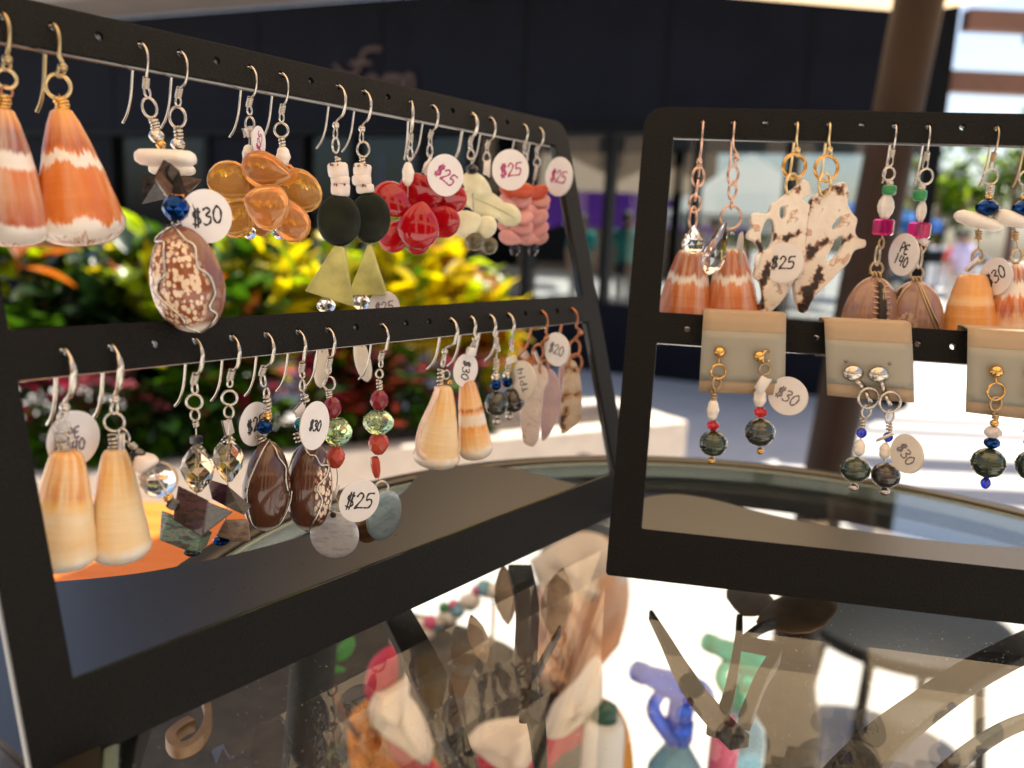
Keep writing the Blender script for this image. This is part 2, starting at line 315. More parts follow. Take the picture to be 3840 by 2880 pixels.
def rrect(x0,y0,x1,y1,r,n=5,rs=None):
    rs=rs or (r,)*4; out=[]
    for (cx,cy,a0,rr) in ((x1,y1,0,rs[0]),(x0,y1,90,rs[1]),(x0,y0,180,rs[2]),(x1,y0,270,rs[3])):
        sx=-1 if cx==x1 else 1; sy=-1 if cy==y1 else 1
        for k in range(n+1):
            a=R(a0+90*k/n); out.append((cx+sx*rr+rr*math.cos(a),cy+sy*rr+rr*math.sin(a)))
    return out
def frame_mat(o,x,y,z,org,parent):
    m=Matrix((x,y,z)).transposed().to_4x4(); m.translation=(org-ORG[parent.name])/1000; o.parent=parent; o.matrix_local=m; ORG[o.name]=org
def build_stand(S,label):
    t=thing('earring_display_stand',S.pt(TW/2,V['v5']),label,'display stand','black earring display stands')
    H=V['v5']; Y=lambda v:H-v
    x0,x1=(-TW,0) if S.side=='L' else (0,TW)
    hol=lambda row:[((EDGE+9*k)*S.sg,Y(V[row])) for k in range(20)]
    circ=lambda c,r:[(c[0]+r*math.cos(-2*PI*k/12),c[1]+r*math.sin(-2*PI*k/12)) for k in range(12)]
    # one sheet: outline + two windows + forty holes
    sp_=[rrect(x0,0,x1,H,0,5,(6,6,1.2,1.2)),rrect(x0+POST,Y(V['v2']),x1-POST,Y(V['v1']),.5,2),rrect(x0+POST,Y(V['v4']),x1-POST,Y(V['v3']),.5,2)]
    sp_+=[circ(c,.85) for c in hol('h1')+hol('h2')]
    me=curve_mesh(sp_,2.6,.2,'frame'); me.materials.append(M_black); me.materials.append(M_edge)
    for f in me.polygons:
        if abs(f.normal.z)<.35: f.material_index=1
    o=bpy.data.objects.new('frame',me); C.objects.link(o); frame_mat(o,S.d,S.up,S.fn,S.o-S.fn*1.3,t)
    # base plate: two rounded feet with a concave back between them
    prof=[(0,54),(6.6,66),(13,73.5),(21,77),(33,74.4),(47,66),(59,60.5),(80,55.5),(TW/2,53.5)]
    prof=[(0,0),(0,30)]+prof+[(TW-a,b) for a,b in prof[-2::-1]]+[(TW,30),(TW,0)]
    pp=[Vector((a,b,0)) for a,b in prof]; sm=pp[:2]+crm(pp[2:-2],5)+pp[-2:]
    me=curve_mesh([[(q.x*S.sg,q.y) for q in sm]],2.4,.2,'base_plate'); me.materials.append(M_blackg)
    o=bpy.data.objects.new('base_plate',me); C.objects.link(o); frame_mat(o,S.d,-S.n,Vector((0,0,1)),S.o+Vector((0,0,1.4))-S.n*1.2,t)
    return t
# ---------------------------------------------------------------- earrings
VIEW=Vector((0,-1,0))
GE='earrings hanging from the display stands'
class Ear:
    def __init__(s,name,label,S=None,row=None,i=None,Y=None,at=None,dn=.4):
        s.S=S; s.h=S.hole(row,i) if i is not None else Vector(at)
        Q=s.h+S.n*dn; s.Y=Y if Y is not None else Q.y
        s.t=thing(name,s.h,label,'earring',GE)
    def p(s,x,y,dy=0): return aty(x,y,s.Y+dy)
    def k(s,dy=0): return (s.Y+dy)/F
    def B(s,mb,name,m,**k): return mb.build(name,m,s.t,O=ORG[s.t.name],**k)
    def hook(s,m,coil,loop,kind='coil',tail=1.0,flat=1,sw=0,r=.285,bul=1.0):
        n=s.S.n; n=Matrix.Rotation(R(sw),3,'Z')@n; z=Vector((0,0,1)); h=s.h; c=s.p(*coil); l=s.p(*loop); Hh=(h-c).length
        b=2.3*min(1.3,Hh/8.5)*bul
        P=[h-n*8.6*tail+z*-15.5*tail, h-n*6.6*tail+z*-13.6*tail, h-n*5.0*tail+z*-10.4*tail, h-n*4.0*tail+z*-5.5*tail, h-n*2.9+z*-1.2, h-n*1.4+z*.35, h+n*.2+z*.25, h+n*b*.75-z*Hh*.12, h+n*b-z*Hh*.34, h+n*b*.75-z*Hh*.6+ (c-h)*.1, c+(h-c)*.12+n*.35, c]
        mb=MB(); pts=crm(P,6); mb.tube(pts,r,8)
        if flat>1:
            seg=[q for q in pts if True][int(len(pts)*.62):int(len(pts)*.9)]; mb.tube(seg,[r*(1+.9*math.sin(PI*i/(len(seg)-1))) for i in range(len(seg))],8,fdir=n,flat=.55)
        # bottom loop
        cl=(c+l)/2; d=(l-c); L=d.length; side=s.S.d
        lp=[c+d*(.5-.5*math.cos(a))*1.0+side*.8*math.sin(a)*(.55+.45*(.5-.5*math.cos(a))) for a in [2*PI*q/20 for q in range(20)]]
        mb.tube(lp,r*.8,7,closed=True); ob=s.B(mb,'ear_wire',m)
        if kind=='coil':
            mb=MB(); ax=(c-P[-2]).normalized(); u=ax.orthogonal().normalized(); v=ax.cross(u)
            c0=c-ax*1.5; mb.tube([c0+ax*(2.2*q/48)+ .62*(math.cos(q*2*PI/8)*u+math.sin(q*2*PI/8)*v) for q in range(49)],.2,6); s.B(mb,'coil',m)
        elif kind=='ball':
            mb=MB(); ball(mb,c,.95); s.B(mb,'ball',m)
        return ob
    def ring(s,x,y,r,m,w=4,yaw=0,asp=1,tilt=0,dy=0,name='ring'):
        c=s.p(x,y,dy); k=s.k(dy); mb=MB(); rot=Matrix.Rotation(R(tilt),3,'Y')@Matrix.Rotation(R(yaw),3,'Z')
        mb.tube([c+rot@Vector((r*k*math.cos(a),0,r*asp*k*math.sin(a))) for a in [2*PI*q/28 for q in range(28)]],w*k,8,closed=True); return s.B(mb,name,m)
    def wraps(s,x0,y0,x1,y1,r,m,n=3,dy=0,w=4.5,name='wire_wrap'):
        a,b=s.p(x0,y0,dy),s.p(x1,y1,dy); k=s.k(dy); ax=(b-a).normalized(); u=ax.orthogonal().normalized(); v=ax.cross(u); mb=MB(); N=12*n
        mb.tube([a+(b-a)*q/N+r*k*(1+.12*math.sin(q*.7))*(math.cos(q*2*PI/12)*u+math.sin(q*2*PI/12)*v) for q in range(N+1)],w*k,6); return s.B(mb,name,m)
    def wire(s,pts,m,w=3.5,dy=0,name='wire'):
        mb=MB(); mb.tube(crm([s.p(*q) if len(q)==2 else s.p(q[0],q[1],q[2]) for q in pts],5),w*s.k(),6); return s.B(mb,name,m)
    def bead(s,x,y,hw,hh,m,kind='round',tilt=0,dy=0,name='bead',flat=1,lab=None):
        c=s.p(x,y,dy); k=s.k(dy); a=Vector((math.sin(R(tilt)),0,-math.cos(R(tilt)))); A=c-a*hh*k; B=c+a*hh*k; w=hw*k; mb=MB()
        if kind=='round': mb.lathe(A,B,sph(w,12),flat=flat,seg=20)
        elif kind=='facet': mb.lathe(A,B,[(0,w*.42),(.2,w*.82),(.42,w),(.58,w),(.8,w*.82),(1,w*.42)],seg=9,smooth=False,twist=1,flat=flat)
        elif kind=='rond': mb.lathe(A,B,[(0,w*.42),(.08,w*.6),(.3,w*.93),(.5,w),(.7,w*.93),(.92,w*.6),(1,w*.42)],seg=10,smooth=False,twist=1,flat=flat)
        elif kind=='puka':
            q=rnd.uniform(0,6); mb.lathe(A,B,[(0,w*.5),(.02,w*.8),(.15,w*.98),(.5,w),(.85,w*.97),(.98,w*.8),(1,w*.5)],seg=22,wob=lambda t,a:1+.05*math.sin(a*2+q)+.03*math.sin(3*a+4*t))
        elif kind=='cyl': mb.lathe(A,B,[(0,w*.85),(.08,w),(.92,w),(1,w*.85)],seg=10,smooth=False)
        elif kind=='pearl':
            q=rnd.uniform(0,6); mb.lathe(A,B,[(t,r*(1+.06*math.sin(t*17+q))) for t,r in sph(w,16)],seg=22,wob=lambda t,a:1+.05*math.sin(2*a+q)+.04*math.sin(3*a+9*t))
        elif kind=='ringpearl':
            q=rnd.uniform(0,6); pr=[]
            for t,r in sph(w,30): pr.append((t,max(r,w*.16)*(1-.055*max(0,math.sin(t*24+q))**6-.02*math.sin(t*51+q))))
            mb.lathe(A,B,pr,seg=28,wob=lambda t,a:1+.015*math.sin(2*a+q))
        elif kind=='cube':
            q=R(tilt*0+24); mb.lathe(A,B,[(0,w*.8),(.12,w),(.88,w),(1,w*.8)],seg=6,smooth=False,twist=0)
        elif kind=='oval': mb.lathe(A,B,[(0,w*.25),(.1,w*.5),(.3,w*.86),(.5,w),(.7,w*.86),(.9,w*.5),(1,w*.25)],seg=8,smooth=False,flat=flat)
        elif kind=='twist': mb.lathe(A,B,[(0,w*.22),(.08,w*.42),(.3,w*.88),(.5,w),(.7,w*.88),(.92,w*.42),(1,w*.22)],seg=6,smooth=False,twist=1)
        elif kind=='dome': mb.lathe(c+VIEW*0,c+VIEW*1.6,[(0,w),(.3,w*.94),(.6,w*.75),(.85,w*.42),(1,w*.05)],seg=24,e2=(0,0,1),flat=hh/hw)
        elif kind=='stick': mb.lathe(A,B,[(0,w*.6),(.05,w*.85),(.3,w),(.7,w*.9),(1,w*.5)],seg=6,smooth=False)
        ob=s.B(mb,name,m)
        if lab: ob['label']=lab
        return ob
    def disc(s,x,y,hw,hh,m,tilt=0,dy=0,name='disc',th=.22):
        """rounded tablet lying across the wire"""
        c=s.p(x,y,dy); k=s.k(dy); a=Matrix.Rotation(R(tilt),3,'Y')@Vector((1,0,0)); mb=MB()
        mb.lathe(c-a*hw*k,c+a*hw*k,[(t,r) for t,r in [(0,hh*k*.25),(.03,hh*k*.6),(.1,hh*k*.88),(.3,hh*k),(.7,hh*k*.97),(.9,hh*k*.86),(.97,hh*k*.6),(1,hh*k*.25)]],seg=24,flat=1.6,wob=lambda t,q:1+.05*math.sin(3*q+5*t)); return s.B(mb,name,m)
    def petal(s,x,y,L,Wd,ang,m,dy=0,th=.3,roll=0,name='petal',veins=None,flatp=None):
        """flattened drop: tip to round end along ang (deg, image plane, 0=right, 90=up); L, Wd half sizes in px"""
        c=s.p(x,y,dy); k=s.k(dy); a=Vector((math.cos(R(ang)),-.15*math.sin(R(roll)),math.sin(R(ang)))); A=c-a*L*k; B=c+a*L*k; mb=MB(); w=Wd*k
        pr=[(0,.05),(.03,.2),(.1,.4),(.2,.62),(.34,.85),(.5,.98),(.64,1),(.79,.88),(.9,.66),(.96,.44),(1,.06)]
        e2=Matrix.Rotation(R(roll),3,a.normalized())@VIEW
        mb.lathe(A,B,[(t,r*w) for t,r in pr],e2=e2,flat=th,seg=20,wob=lambda t,q:1+.03*math.sin(2*q+3*t)); return s.B(mb,name,m)
    def cone(s,x0,y0,w0,x1,y1,w1,m,dy=0,name='cone_shell',round_=.13,lip=False,apex=0):
        A,B=s.p(x0,y0,dy),s.p(x1,y1,dy); k=s.k(dy); mb=MB(); a,b=w0*k,w1*k
        pr=[(0,a*.25),(.0,a*.55),(.015,a*.85),(.05,a)]
        e=1-round_
        for q in range(1,15): t=.05+(e-.10)*q/14; pr.append((t,a+(b-a)*((t-.05)/(e-.05))**.8))
        pr=[x_ for x_ in pr if x_[0]<e-.03]+[(e-.02,b*1.0)]+[(e-.02+(1.02-e)*math.sin(a_),b*(.12+.88*math.cos(a_)**.8)) for a_ in (R(15),R(30),R(45),R(58),R(70),R(80),R(88))]
        q0=rnd.uniform(0,6); rotm=rnd.uniform(0,6)
        mb.lathe(A,B,pr,seg=40,wob=lambda t,q:1+.012*math.sin(q*2+q0)+.01*math.sin(t*30)); ob=s.B(mb,name,m)
        return ob,A,B
    def cowrie(s,x,y,hw,hh,m,tilt=0,turn=0,dy=0,depth=.8,slot=False,name='cowrie_shell'):
        c=s.p(x,y,dy); k=s.k(dy); a,b,d=hw*k,hh*k,hw*k*depth
        rot=Matrix.Rotation(R(tilt),3,'Y'); trn=Matrix.Rotation(R(turn),3,'Z'); vs=[];at=[]
        N,Mg=26,40
        for i in range(N+1):
            th=PI*i/N; zz=-math.cos(th); rr=math.sin(th)
            wid=rr*(1+.10*zz)        # a little broader towards the lower end? egg outline
            for j in range(Mg):
                ph=2*PI*j/Mg; X=math.sin(ph)*wid; Yc=math.cos(ph)*wid
                if Yc<0: Yc*=.62
                Yd=Yc
                if slot and Yc>0 and abs(X)<.16: Yd=Yc-.22*(1-(X/.16)**2)*min(1,rr*1.4)
                q=Vector((X*a,-Yd*d,-zz*b)); vs.append(c+rot@(trn@q)); at.append((X,Yc if not slot else -Yc,zz))
        fs=[(i*Mg+j,i*Mg+(j+1)%Mg,(i+1)*Mg+(j+1)%Mg,(i+1)*Mg+j) for i in range(N) for j in range(Mg)]
        mb=MB(); mb.add(vs,fs,0,True,at); ob=s.B(mb,name,m)
        def surf(u,v,lift=.25):   # u,v in -1..1 across and down the visible face
            rr=math.sqrt(max(0,1-v*v))*(1+.10*v); X=max(-rr,min(rr,u)); Yc=math.sqrt(max(0,rr*rr-X*X))
            q=Vector((X*a,-Yc*d,-v*b)); n_=Vector((X/a,-Yc/d,-v/b)).normalized(); return c+rot@(trn@(q+n_*lift))
        return ob,surf
    def cwire(s,surf,uv,m,w=.3):
        mb=MB(); mb.tube(crm([surf(*q) for q in uv],6),w,7); return s.B(mb,'wrap_wire',m)
    def slice(s,outer,holes,m,th=2.4,dy=0,yaw=0,name='shell_slice',jit=.0):
        """flat sawn slice of a spired shell: outline and holes in photo px"""
        pts=[s.p(x,y,dy) for x,y in outer]; c=sum(pts,Vector())/len(pts)
        sm=lambda ps:[(q.x,q.z) for q in crm([(s.p(x,y,dy)-c) for x,y in ps]+[s.p(*ps[0],dy)-c],4)[:-1]]
        me=curve_mesh([sm(outer)]+[sm(h) for h in holes],th,.35,name); me.materials.append(m); me.polygons.foreach_set('use_smooth',[True]*len(me.polygons))
        o=bpy.data.objects.new(name,me); C.objects.link(o); o.parent=s.t
        mm=(Matrix.Rotation(R(yaw),3,'Z')@Matrix(((1,0,0),(0,0,-1),(0,1,0)))).to_4x4(); mm.translation=(c-ORG[s.t.name])/1000; o.matrix_local=mm; return o
def sph(w,n): return [((1-math.cos(PI*i/n))/2,w*max(.04,math.sin(PI*i/n))) for i in range(n+1)]
def ball(mb,c,r,seg=18): c=Vector(c); mb.lathe(c+Vector((0,0,r)),c-Vector((0,0,r)),sph(r,12),seg=seg)
# ---------------------------------------------------------------- price tags
GL={'$':[[(.55,.8),(.3,.9),(.08,.75),(.2,.56),(.45,.45),(.52,.25),(.3,.1),(.02,.2)],[(.24,1.08),(.16,-.08)],[(.42,1.08),(.34,-.08)]],
'#':[[(.2,1),(.1,0)],[(.45,1),(.35,0)],[(0,.68),(.6,.72)],[(0,.32),(.55,.38)]],
'0':[[(.3,1),(.08,.75),(.05,.3),(.25,0),(.48,.2),(.52,.7),(.3,1),(.2,.95)]],'1':[[(.15,.9),(.25,1),(.2,0)]],
'2':[[(.05,.75),(.2,1),(.45,.9),(.42,.6),(.05,.02),(.2,.06),(.6,.05)]],'3':[[(.05,.9),(.3,1),(.5,.8),(.22,.55),(.5,.4),(.45,.1),(.2,0),(.02,.12)]],
'4':[[(.12,1),(.02,.45),(.55,.5)],[(.45,1),(.38,0)]],'5':[[(.55,.98),(.15,.95),(.08,.55),(.35,.6),(.5,.35),(.35,.05),(.02,.05)]],
'P':[[(.1,0),(.15,1),(.45,.95),(.5,.65),(.15,.5)]],'E':[[(.5,.98),(.1,.9),(.08,.05),(.52,.08)],[(.1,.5),(.42,.55)]],'T':[[(0,.95),(.6,1)],[(.3,.97),(.25,0)]],'/':[[(.4,1),(.1,0)]],
'H':[[(.08,1),(.05,0)],[(.5,1),(.46,0)],[(.06,.5),(.48,.55)]]}
GT='price tags looped on the earrings'
def pricetag(label,E,x,y,rx,ry,text,anchor,rot=0,size=.62,ink=M_ink,m=M_tag,yaw=None,dy=0,tw=None,sgn=1,curl=True,mirror=1,shift=(0,0)):
    c=E.p(x,y,dy); k=E.k(dy); r=max(rx,ry)*k; dl=math.atan(c.x/c.y); ya=(math.acos(max(.05,min(1,rx/max(rx,ry)*math.cos(dl))))*(1 if dl<0 else -1)-dl) if yaw is None else R(yaw)
    t=thing('price_tag',c,label,'price tag',GT)
    ex_=Vector((math.cos(ya),math.sin(ya),0)); ez=Vector((0,0,1))*(ry*k/r if ry<rx else 1); nn=ex_.cross(ez).normalized()   # towards the viewer
    mb=MB(); N=40
    for lay,(of,sx) in enumerate(((0,1),(.42,.97))):
        o=c-nn*of+ex_*(.25*lay)-ez*(.2*lay); ed=[o+r*sx*(math.cos(q)*ex_+math.sin(q)*ez) for q in [2*PI*i/N for i in range(N)]]
        mb.prism(ed,-nn*.16)
    mb.build('disc',m,t,O=c)
    a=E.p(*anchor,dy); tw=tw or 34; hh=tw*k; d=(c-a); d-=nn*d.dot(nn); L=d.length; e=d/L; pv=nn.cross(e).normalized()
    # loop of the strip round the wire
    mb=MB(); pts=[]
    for q in range(9): ang=PI/2+PI*q/8; pts.append(a+e*(.75*math.cos(ang))+nn*(.5*math.sin(ang)))
    f=L-r*.9
    path=[a+e*f+nn*.06]+[a+e*f*.5+nn*.38]+pts+[a+e*f*.5-nn*.42]+[a+e*f-nn*.5]
    vs=[];fs=[];w0=[1.25,1.0]+[.95]*9+[1.0,1.25]
    for q,wd in zip(path,w0):
        for sg in(-1,1): vs+=[q+pv*hh*sg*wd+nn*0,q+pv*hh*sg*wd+ (q-a).normalized()*-.12]
    n=len(path)
    for i in range(n-1):
        b0,b1=i*4,(i+1)*4; fs+=[(b0,b1,b1+2,b0+2),(b0+1,b0+3,b1+3,b1+1),(b0,b0+1,b1+1,b1),(b0+2,b1+2,b1+3,b0+3)]
    mb.add(vs,fs,0,True); mb.build('strip',m,t,O=c)
    if text:
        lines=text.split('\n'); ca,sa=math.cos(R(rot)),math.sin(R(rot)); mb=MB(); hgt=r*size*(1 if len(lines)==1 else .62)
        for li,tx in enumerate(lines):
            tot=len(tx)*.66; yo=(len(lines)-1)*.6-li*1.2-.5
            for ci,ch in enumerate(tx):
                for st in GL.get(ch,[]):
                    ps=[]
                    for (u,v) in st:
                        U=((ci*.66-tot/2+u)+.12*v)*mirror*hgt+shift[0]*r; Vv=(v+yo)*hgt+shift[1]*r
                        ps.append(c+nn*.05+(U*ca-Vv*sa)*ex_+(U*sa+Vv*ca)*ez)
                    pp=crm(ps,4) if len(ps)>2 else [ps[0].lerp(ps[1],q/4) for q in range(5)]
                    mb.tube(pp,[max(.09,r*.042)*(1+.25*math.sin(q*1.3+ci)) for q in range(len(pp))],6,fdir=nn,flat=.35)
        mb.build('lettering',ink,t,O=c)
    return t
# ================================================================ environment: ground, building, planter
K=3840/2212
M_ground,nt,b=newmat('pale_concrete'); setp(b,rough=.8); n=noise(nt,2.2,6,None,.65); n2=noise(nt,60,3); mm=mixc(nt,.5,n.outputs[0],n2.outputs[0]); r=ramp(nt,mm,[(.35,(.40,.38,.36)),(.65,(.54,.51,.48))]); nt.links.new(r.outputs[0],b.inputs['Base Color'])
M_navy=mat('navy_cladding',(.0075,.0085,.0135),.7,0,.15,3,spec=.1); M_blackm=mat('black_aluminium',(.004,.0045,.005),.5,0,.1,20,spec=.12); M_taupe=mat('taupe_render',(.30,.25,.21),.8,0,.06,3)
M_soil=mat('soil',(.05,.033,.022),.95,0,.5,30); M_plant=mat('planter_concrete',(.62,.54,.45),.8,0,.08,12); M_wood,nt,b=newmat('orange_wood'); setp(b,rough=.45)
tc=node(nt,'ShaderNodeTexCoord'); mp=node(nt,'ShaderNodeMapping'); mp.inputs['Scale'].default_value=(6,70,70); nt.links.new(tc.outputs['Object'],mp.inputs[0]); n=noise(nt,1,4,mp.outputs[0]); r=ramp(nt,n.outputs[0],[(.3,(.60,.14,.012)),(.7,(.74,.21,.025))]); nt.links.new(r.outputs[0],b.inputs['Base Color'])
M_pole=mat('bronze_pole',(.026,.016,.012),.55,.0,.12,20,spec=.12); M_brown=mat('brown_beam',(.20,.10,.065),.6,0,.1,8)
def fabric(name,col,tl=.55):
    m,nt,b=newmat(name); setp(b,rough=.9); n=noise(nt,40,3); r=ramp(nt,n.outputs[0],[(.3,tuple(c*.93 for c in col)),(.7,col)]); nt.links.new(r.outputs[0],b.inputs['Base Color'])
    t=node(nt,'ShaderNodeBsdfTranslucent'); nt.links.new(r.outputs[0],t.inputs[0]); x=node(nt,'ShaderNodeMixShader'); x.inputs[0].default_value=tl
    nt.links.new(b.outputs[0],x.inputs[1]); nt.links.new(t.outputs[0],x.inputs[2]); nt.links.new(x.outputs[0],nt.nodes['Material Output'].inputs[0]); return m
M_canopy=fabric('cream_canopy',(.72,.54,.34),.6); M_purple=fabric('purple_tent_cloth',(.24,.07,.62),.6); M_whitet=fabric('white_tent_cloth',(.78,.78,.74),.4); M_taupet=fabric('taupe_tent_cloth',(.30,.22,.15),.3); M_bluet=fabric('blue_tent_cloth',(.06,.2,.55),.3)
def thin(name,tint,f0=.04):
    m,nt,b=newmat(name); nt.nodes.remove(b); g=node(nt,'ShaderNodeNewGeometry'); d=node(nt,'ShaderNodeVectorMath',operation='DOT_PRODUCT'); nt.links.new(g.outputs['Normal'],d.inputs[0]); nt.links.new(g.outputs['Incoming'],d.inputs[1])
    q=mth(nt,'SUBTRACT',1.0,mth(nt,'ABSOLUTE',d.outputs['Value'])); f=mth(nt,'MULTIPLY_ADD',mth(nt,'POWER',q,5.0),1-f0,f0,clamp=True)
    t=node(nt,'ShaderNodeBsdfTransparent'); t.inputs[0].default_value=(*tint,1); gl=node(nt,'ShaderNodeBsdfGlossy'); gl.inputs['Roughness'].default_value=.0
    x=node(nt,'ShaderNodeMixShader'); nt.links.new(f,x.inputs[0]); nt.links.new(t.outputs[0],x.inputs[1]); nt.links.new(gl.outputs[0],x.inputs[2]); nt.links.new(x.outputs[0],nt.nodes['Material Output'].inputs[0]); return m
M_tglass=thin('table_glass',(.95,.965,.95),.05)
nt=M_tglass.node_tree; out=nt.nodes['Material Output']; old=out.inputs[0].links[0].from_socket; n=noise(nt,1400,2); dr_=ramp(nt,n.outputs[0],[(.71,(0,0,0)),(.76,(.5,.5,.5))]); df=node(nt,'ShaderNodeBsdfDiffuse'); df.inputs[0].default_value=(.6,.57,.52,1)
x=node(nt,'ShaderNodeMixShader'); nt.links.new(dr_.outputs[0],x.inputs[0]); nt.links.new(old,x.inputs[1]); nt.links.new(df.outputs[0],x.inputs[2]); nt.links.new(x.outputs[0],out.inputs[0]); M_pane=thin('shop_glass',(.62,.66,.66),.04); M_gedge=glass('glass_edge',(.32,.40,.34),.12,1.5,.6)
GZ=-CAMZ
mb=MB(); mb.add([(-90000,-60000,GZ),(90000,-60000,GZ),(90000,140000,GZ),(-90000,140000,GZ)],[(0,1,2,3)],0,False); o=mb.build('ground',M_ground); o['kind']='structure'
# --- dark storefront: plane through A along db
A=Vector((-4915,10600,0)); Bq=Vector((1044,8000,0)); db=(Bq-A).normalized(); nb=Vector((db.y,-db.x,0)); rotb=Matrix((db,-nb,Vector((0,0,1)))).transposed()
def fu(px,py=700): return (atp(px*K,py,A,nb)-A).dot(db)
def bl(u,d,z): return A+db*u-nb*d+Vector((0,0,z))      # along, depth behind the front, height
bld=thing('storefront_building',bl(3000,0,GZ),'dark navy storefront with black window frames behind the plants','building')
def bbox(mb,u0,u1,d0,d1,z0,z1): mb.box(bl((u0+u1)/2,(d0+d1)/2,(z0+z1)/2),u1-u0,d1-d0,z1-z0,rotb)
def bpart(name,m,*b,**k): mb=MB(); bbox(mb,*b); return mb.build(name,m,bld,**k)
ZF=933; ez_=atp(428,65,A+nb*55,nb).z; UL=-9000; UR=fu(2042,455)
UC=fu(2003,455)
bpart('fascia',M_navy,UL,UR-40,0,350,ZF,ez_-3); bpart('fascia_seam',M_blackm,fu(1000),UC,-14,-2,2150,2215); [bpart('fascia_joint',M_blackm,fu(x)-12,fu(x)+12,-10,-3,ZF+70,2140) for x in (250,560,820,1120,1420,1720)]; bpart('fascia_trim',M_blackm,UL,UC,-50,-2,ZF-20,ZF+60)
bpart('sun_block_slab',M_navy,UL,UR-40,352,4200,1150,1400)  # roof added to stop sun passing through the shop windows
bpart('corner_column',M_blackm,UC,UR,-60,300,GZ,ez_-3)
bpart('bulkhead',M_navy,UL,UC-3,20,300,GZ,-640)

bpart('added_upper_wall',M_navy,-1300,UR-40,0,350,ez_+503,6400); bpart('eave',M_taupe,UL,UR-60,-800,-3,ez_,ez_+500)  # wall above the view, added so the table glass reflects dark
op=[]
for a,b_ in ((-700,228),(452,640)): bpart('wall_panel',M_navy,fu(a),fu(b_),40,200,-637,ZF-22)
for x,wd in ((240,60),(446,90),(650,60),(760,50),(905,70),(1010,80),(1140,60),(1312,62),(1500,62),(1700,70),(1870,60)): bpart('mullion',M_blackm,fu(x)-wd/2,fu(x)+wd/2,-6,200,-637,ZF-22)
ed=[240,446,650,760,905,1010,1140,1312,1500,1700,1870,1990]
for a,b_ in zip(ed,ed[1:]):
    if a!=446: bpart('window_pane',M_pane,fu(a)+40,fu(b_)-40,90,98,-637,ZF-22)
bpart('partition',M_navy,fu(452),fu(1010),1800,1900,GZ,1140); bpart('back_wall',M_navy,UL,fu(452)-40,3900,4000,GZ,1140)
for x in (1250,1600): bpart('rear_post',M_blackm,fu(x)-60,fu(x)+60,3900,4020,GZ,1140)
# script sign on the fascia
sg=thing('shop_sign',atp(1400,240,A+nb*30,nb),'bronze script shop sign on the dark fascia above the left stand','sign'); M_sign=mat('bronze_sign',(.075,.042,.032),.5,.2,.1,30)
def sgp(x,y): return atp(x*.9946,y*.9946,A+nb*30,nb)
for st in ([(1440,185),(1405,182),(1372,195),(1362,222),(1350,262),(1326,282),(1290,272),(1262,240)],[(1320,240),(1360,232),(1400,238)],[(1388,285),(1380,330),(1386,300),(1408,284),(1420,300),(1420,335)],[(1448,330),(1450,284),(1452,296),(1472,282),(1482,300),(1482,335)],[(1482,300),(1500,282),(1512,300),(1512,335)],[(1530,330),(1532,284),(1540,284),(1556,290),(1556,335)]):
    mb=MB(); mb.tube(crm([sgp(*q) for q in st],5),26,8,flat=.5,fdir=nb); mb.build('letter_stroke',M_sign,sg)
# --- planter
p0,p1=Vector((-2600,2150,0)),Vector((863,4042,0)); p0=p1-(Vector((863,4042,0))-Vector((-628,3194,0))).normalized()*3600; pd=(p1-p0).normalized(); pn=Vector((-pd.y,pd.x,0)); PW=620; PH=-870
pl=thing('planter_box',(p0+p1)/2+Vector((0,0,GZ)),'long beige concrete planter with a pale ledge holding the croton shrubs','planter')
rotp=Matrix((pd,pn,Vector((0,0,1)))).transposed(); Lp=(p1-p0).length
def pb(name,m,u0,u1,d0,d1,z0,z1,**k): mb=MB(); mb.box(p0+pd*(u0+u1)/2+pn*(d0+d1)/2+Vector((0,0,(z0+z1)/2)),u1-u0,d1-d0,z1-z0,rotp); return mb.build(name,m,pl,**k)
pb('front_wall',M_plant,0,Lp,0,110,GZ,PH,bevel=8); pb('rear_wall',M_plant,0,Lp,PW-110,PW,GZ,PH,bevel=8); pb('end_wall',M_plant,Lp-110,Lp-.5,113,PW-113,GZ,PH-3,bevel=8); pb('soil',M_soil,0,Lp-112,112,PW-112,GZ,PH-60)
# --- shrubs
def leafmat(name,col,tl=.62,rough=.28):
    m,nt,b=newmat(name); setp(b,rough=rough); n=noise(nt,30,2); r=ramp(nt,n.outputs[0],[(.3,tuple(c*.6 for c in col)),(.7,col)]); nt.links.new(r.outputs[0],b.inputs['Base Color'])
    t=node(nt,'ShaderNodeBsdfTranslucent'); g=mixc(nt,.4,r.outputs[0],tuple(min(1,c*1.25) for c in col)); nt.links.new(g,t.inputs[0]); x=node(nt,'ShaderNodeMixShader'); x.inputs[0].default_value=tl
    nt.links.new(b.outputs[0],x.inputs[1]); nt.links.new(t.outputs[0],x.inputs[2]); nt.links.new(x.outputs[0],nt.nodes['Material Output'].inputs[0]); return m
ML={'y':leafmat('yellow_leaf',(.72,.56,.003)),'l':leafmat('lime_leaf',(.34,.46,.003)),'g':leafmat('green_leaf',(.05,.14,.004),.35),'d':leafmat('dark_leaf',(.010,.030,.006),.2),'o':leafmat('orange_leaf',(.42,.11,.01)),'r':leafmat('red_leaf',(.22,.03,.015),.3),'p':leafmat('pink_petal',(.72,.05,.14),.5,.6),'q':leafmat('pale_pink_petal',(.70,.18,.22),.5,.6)}
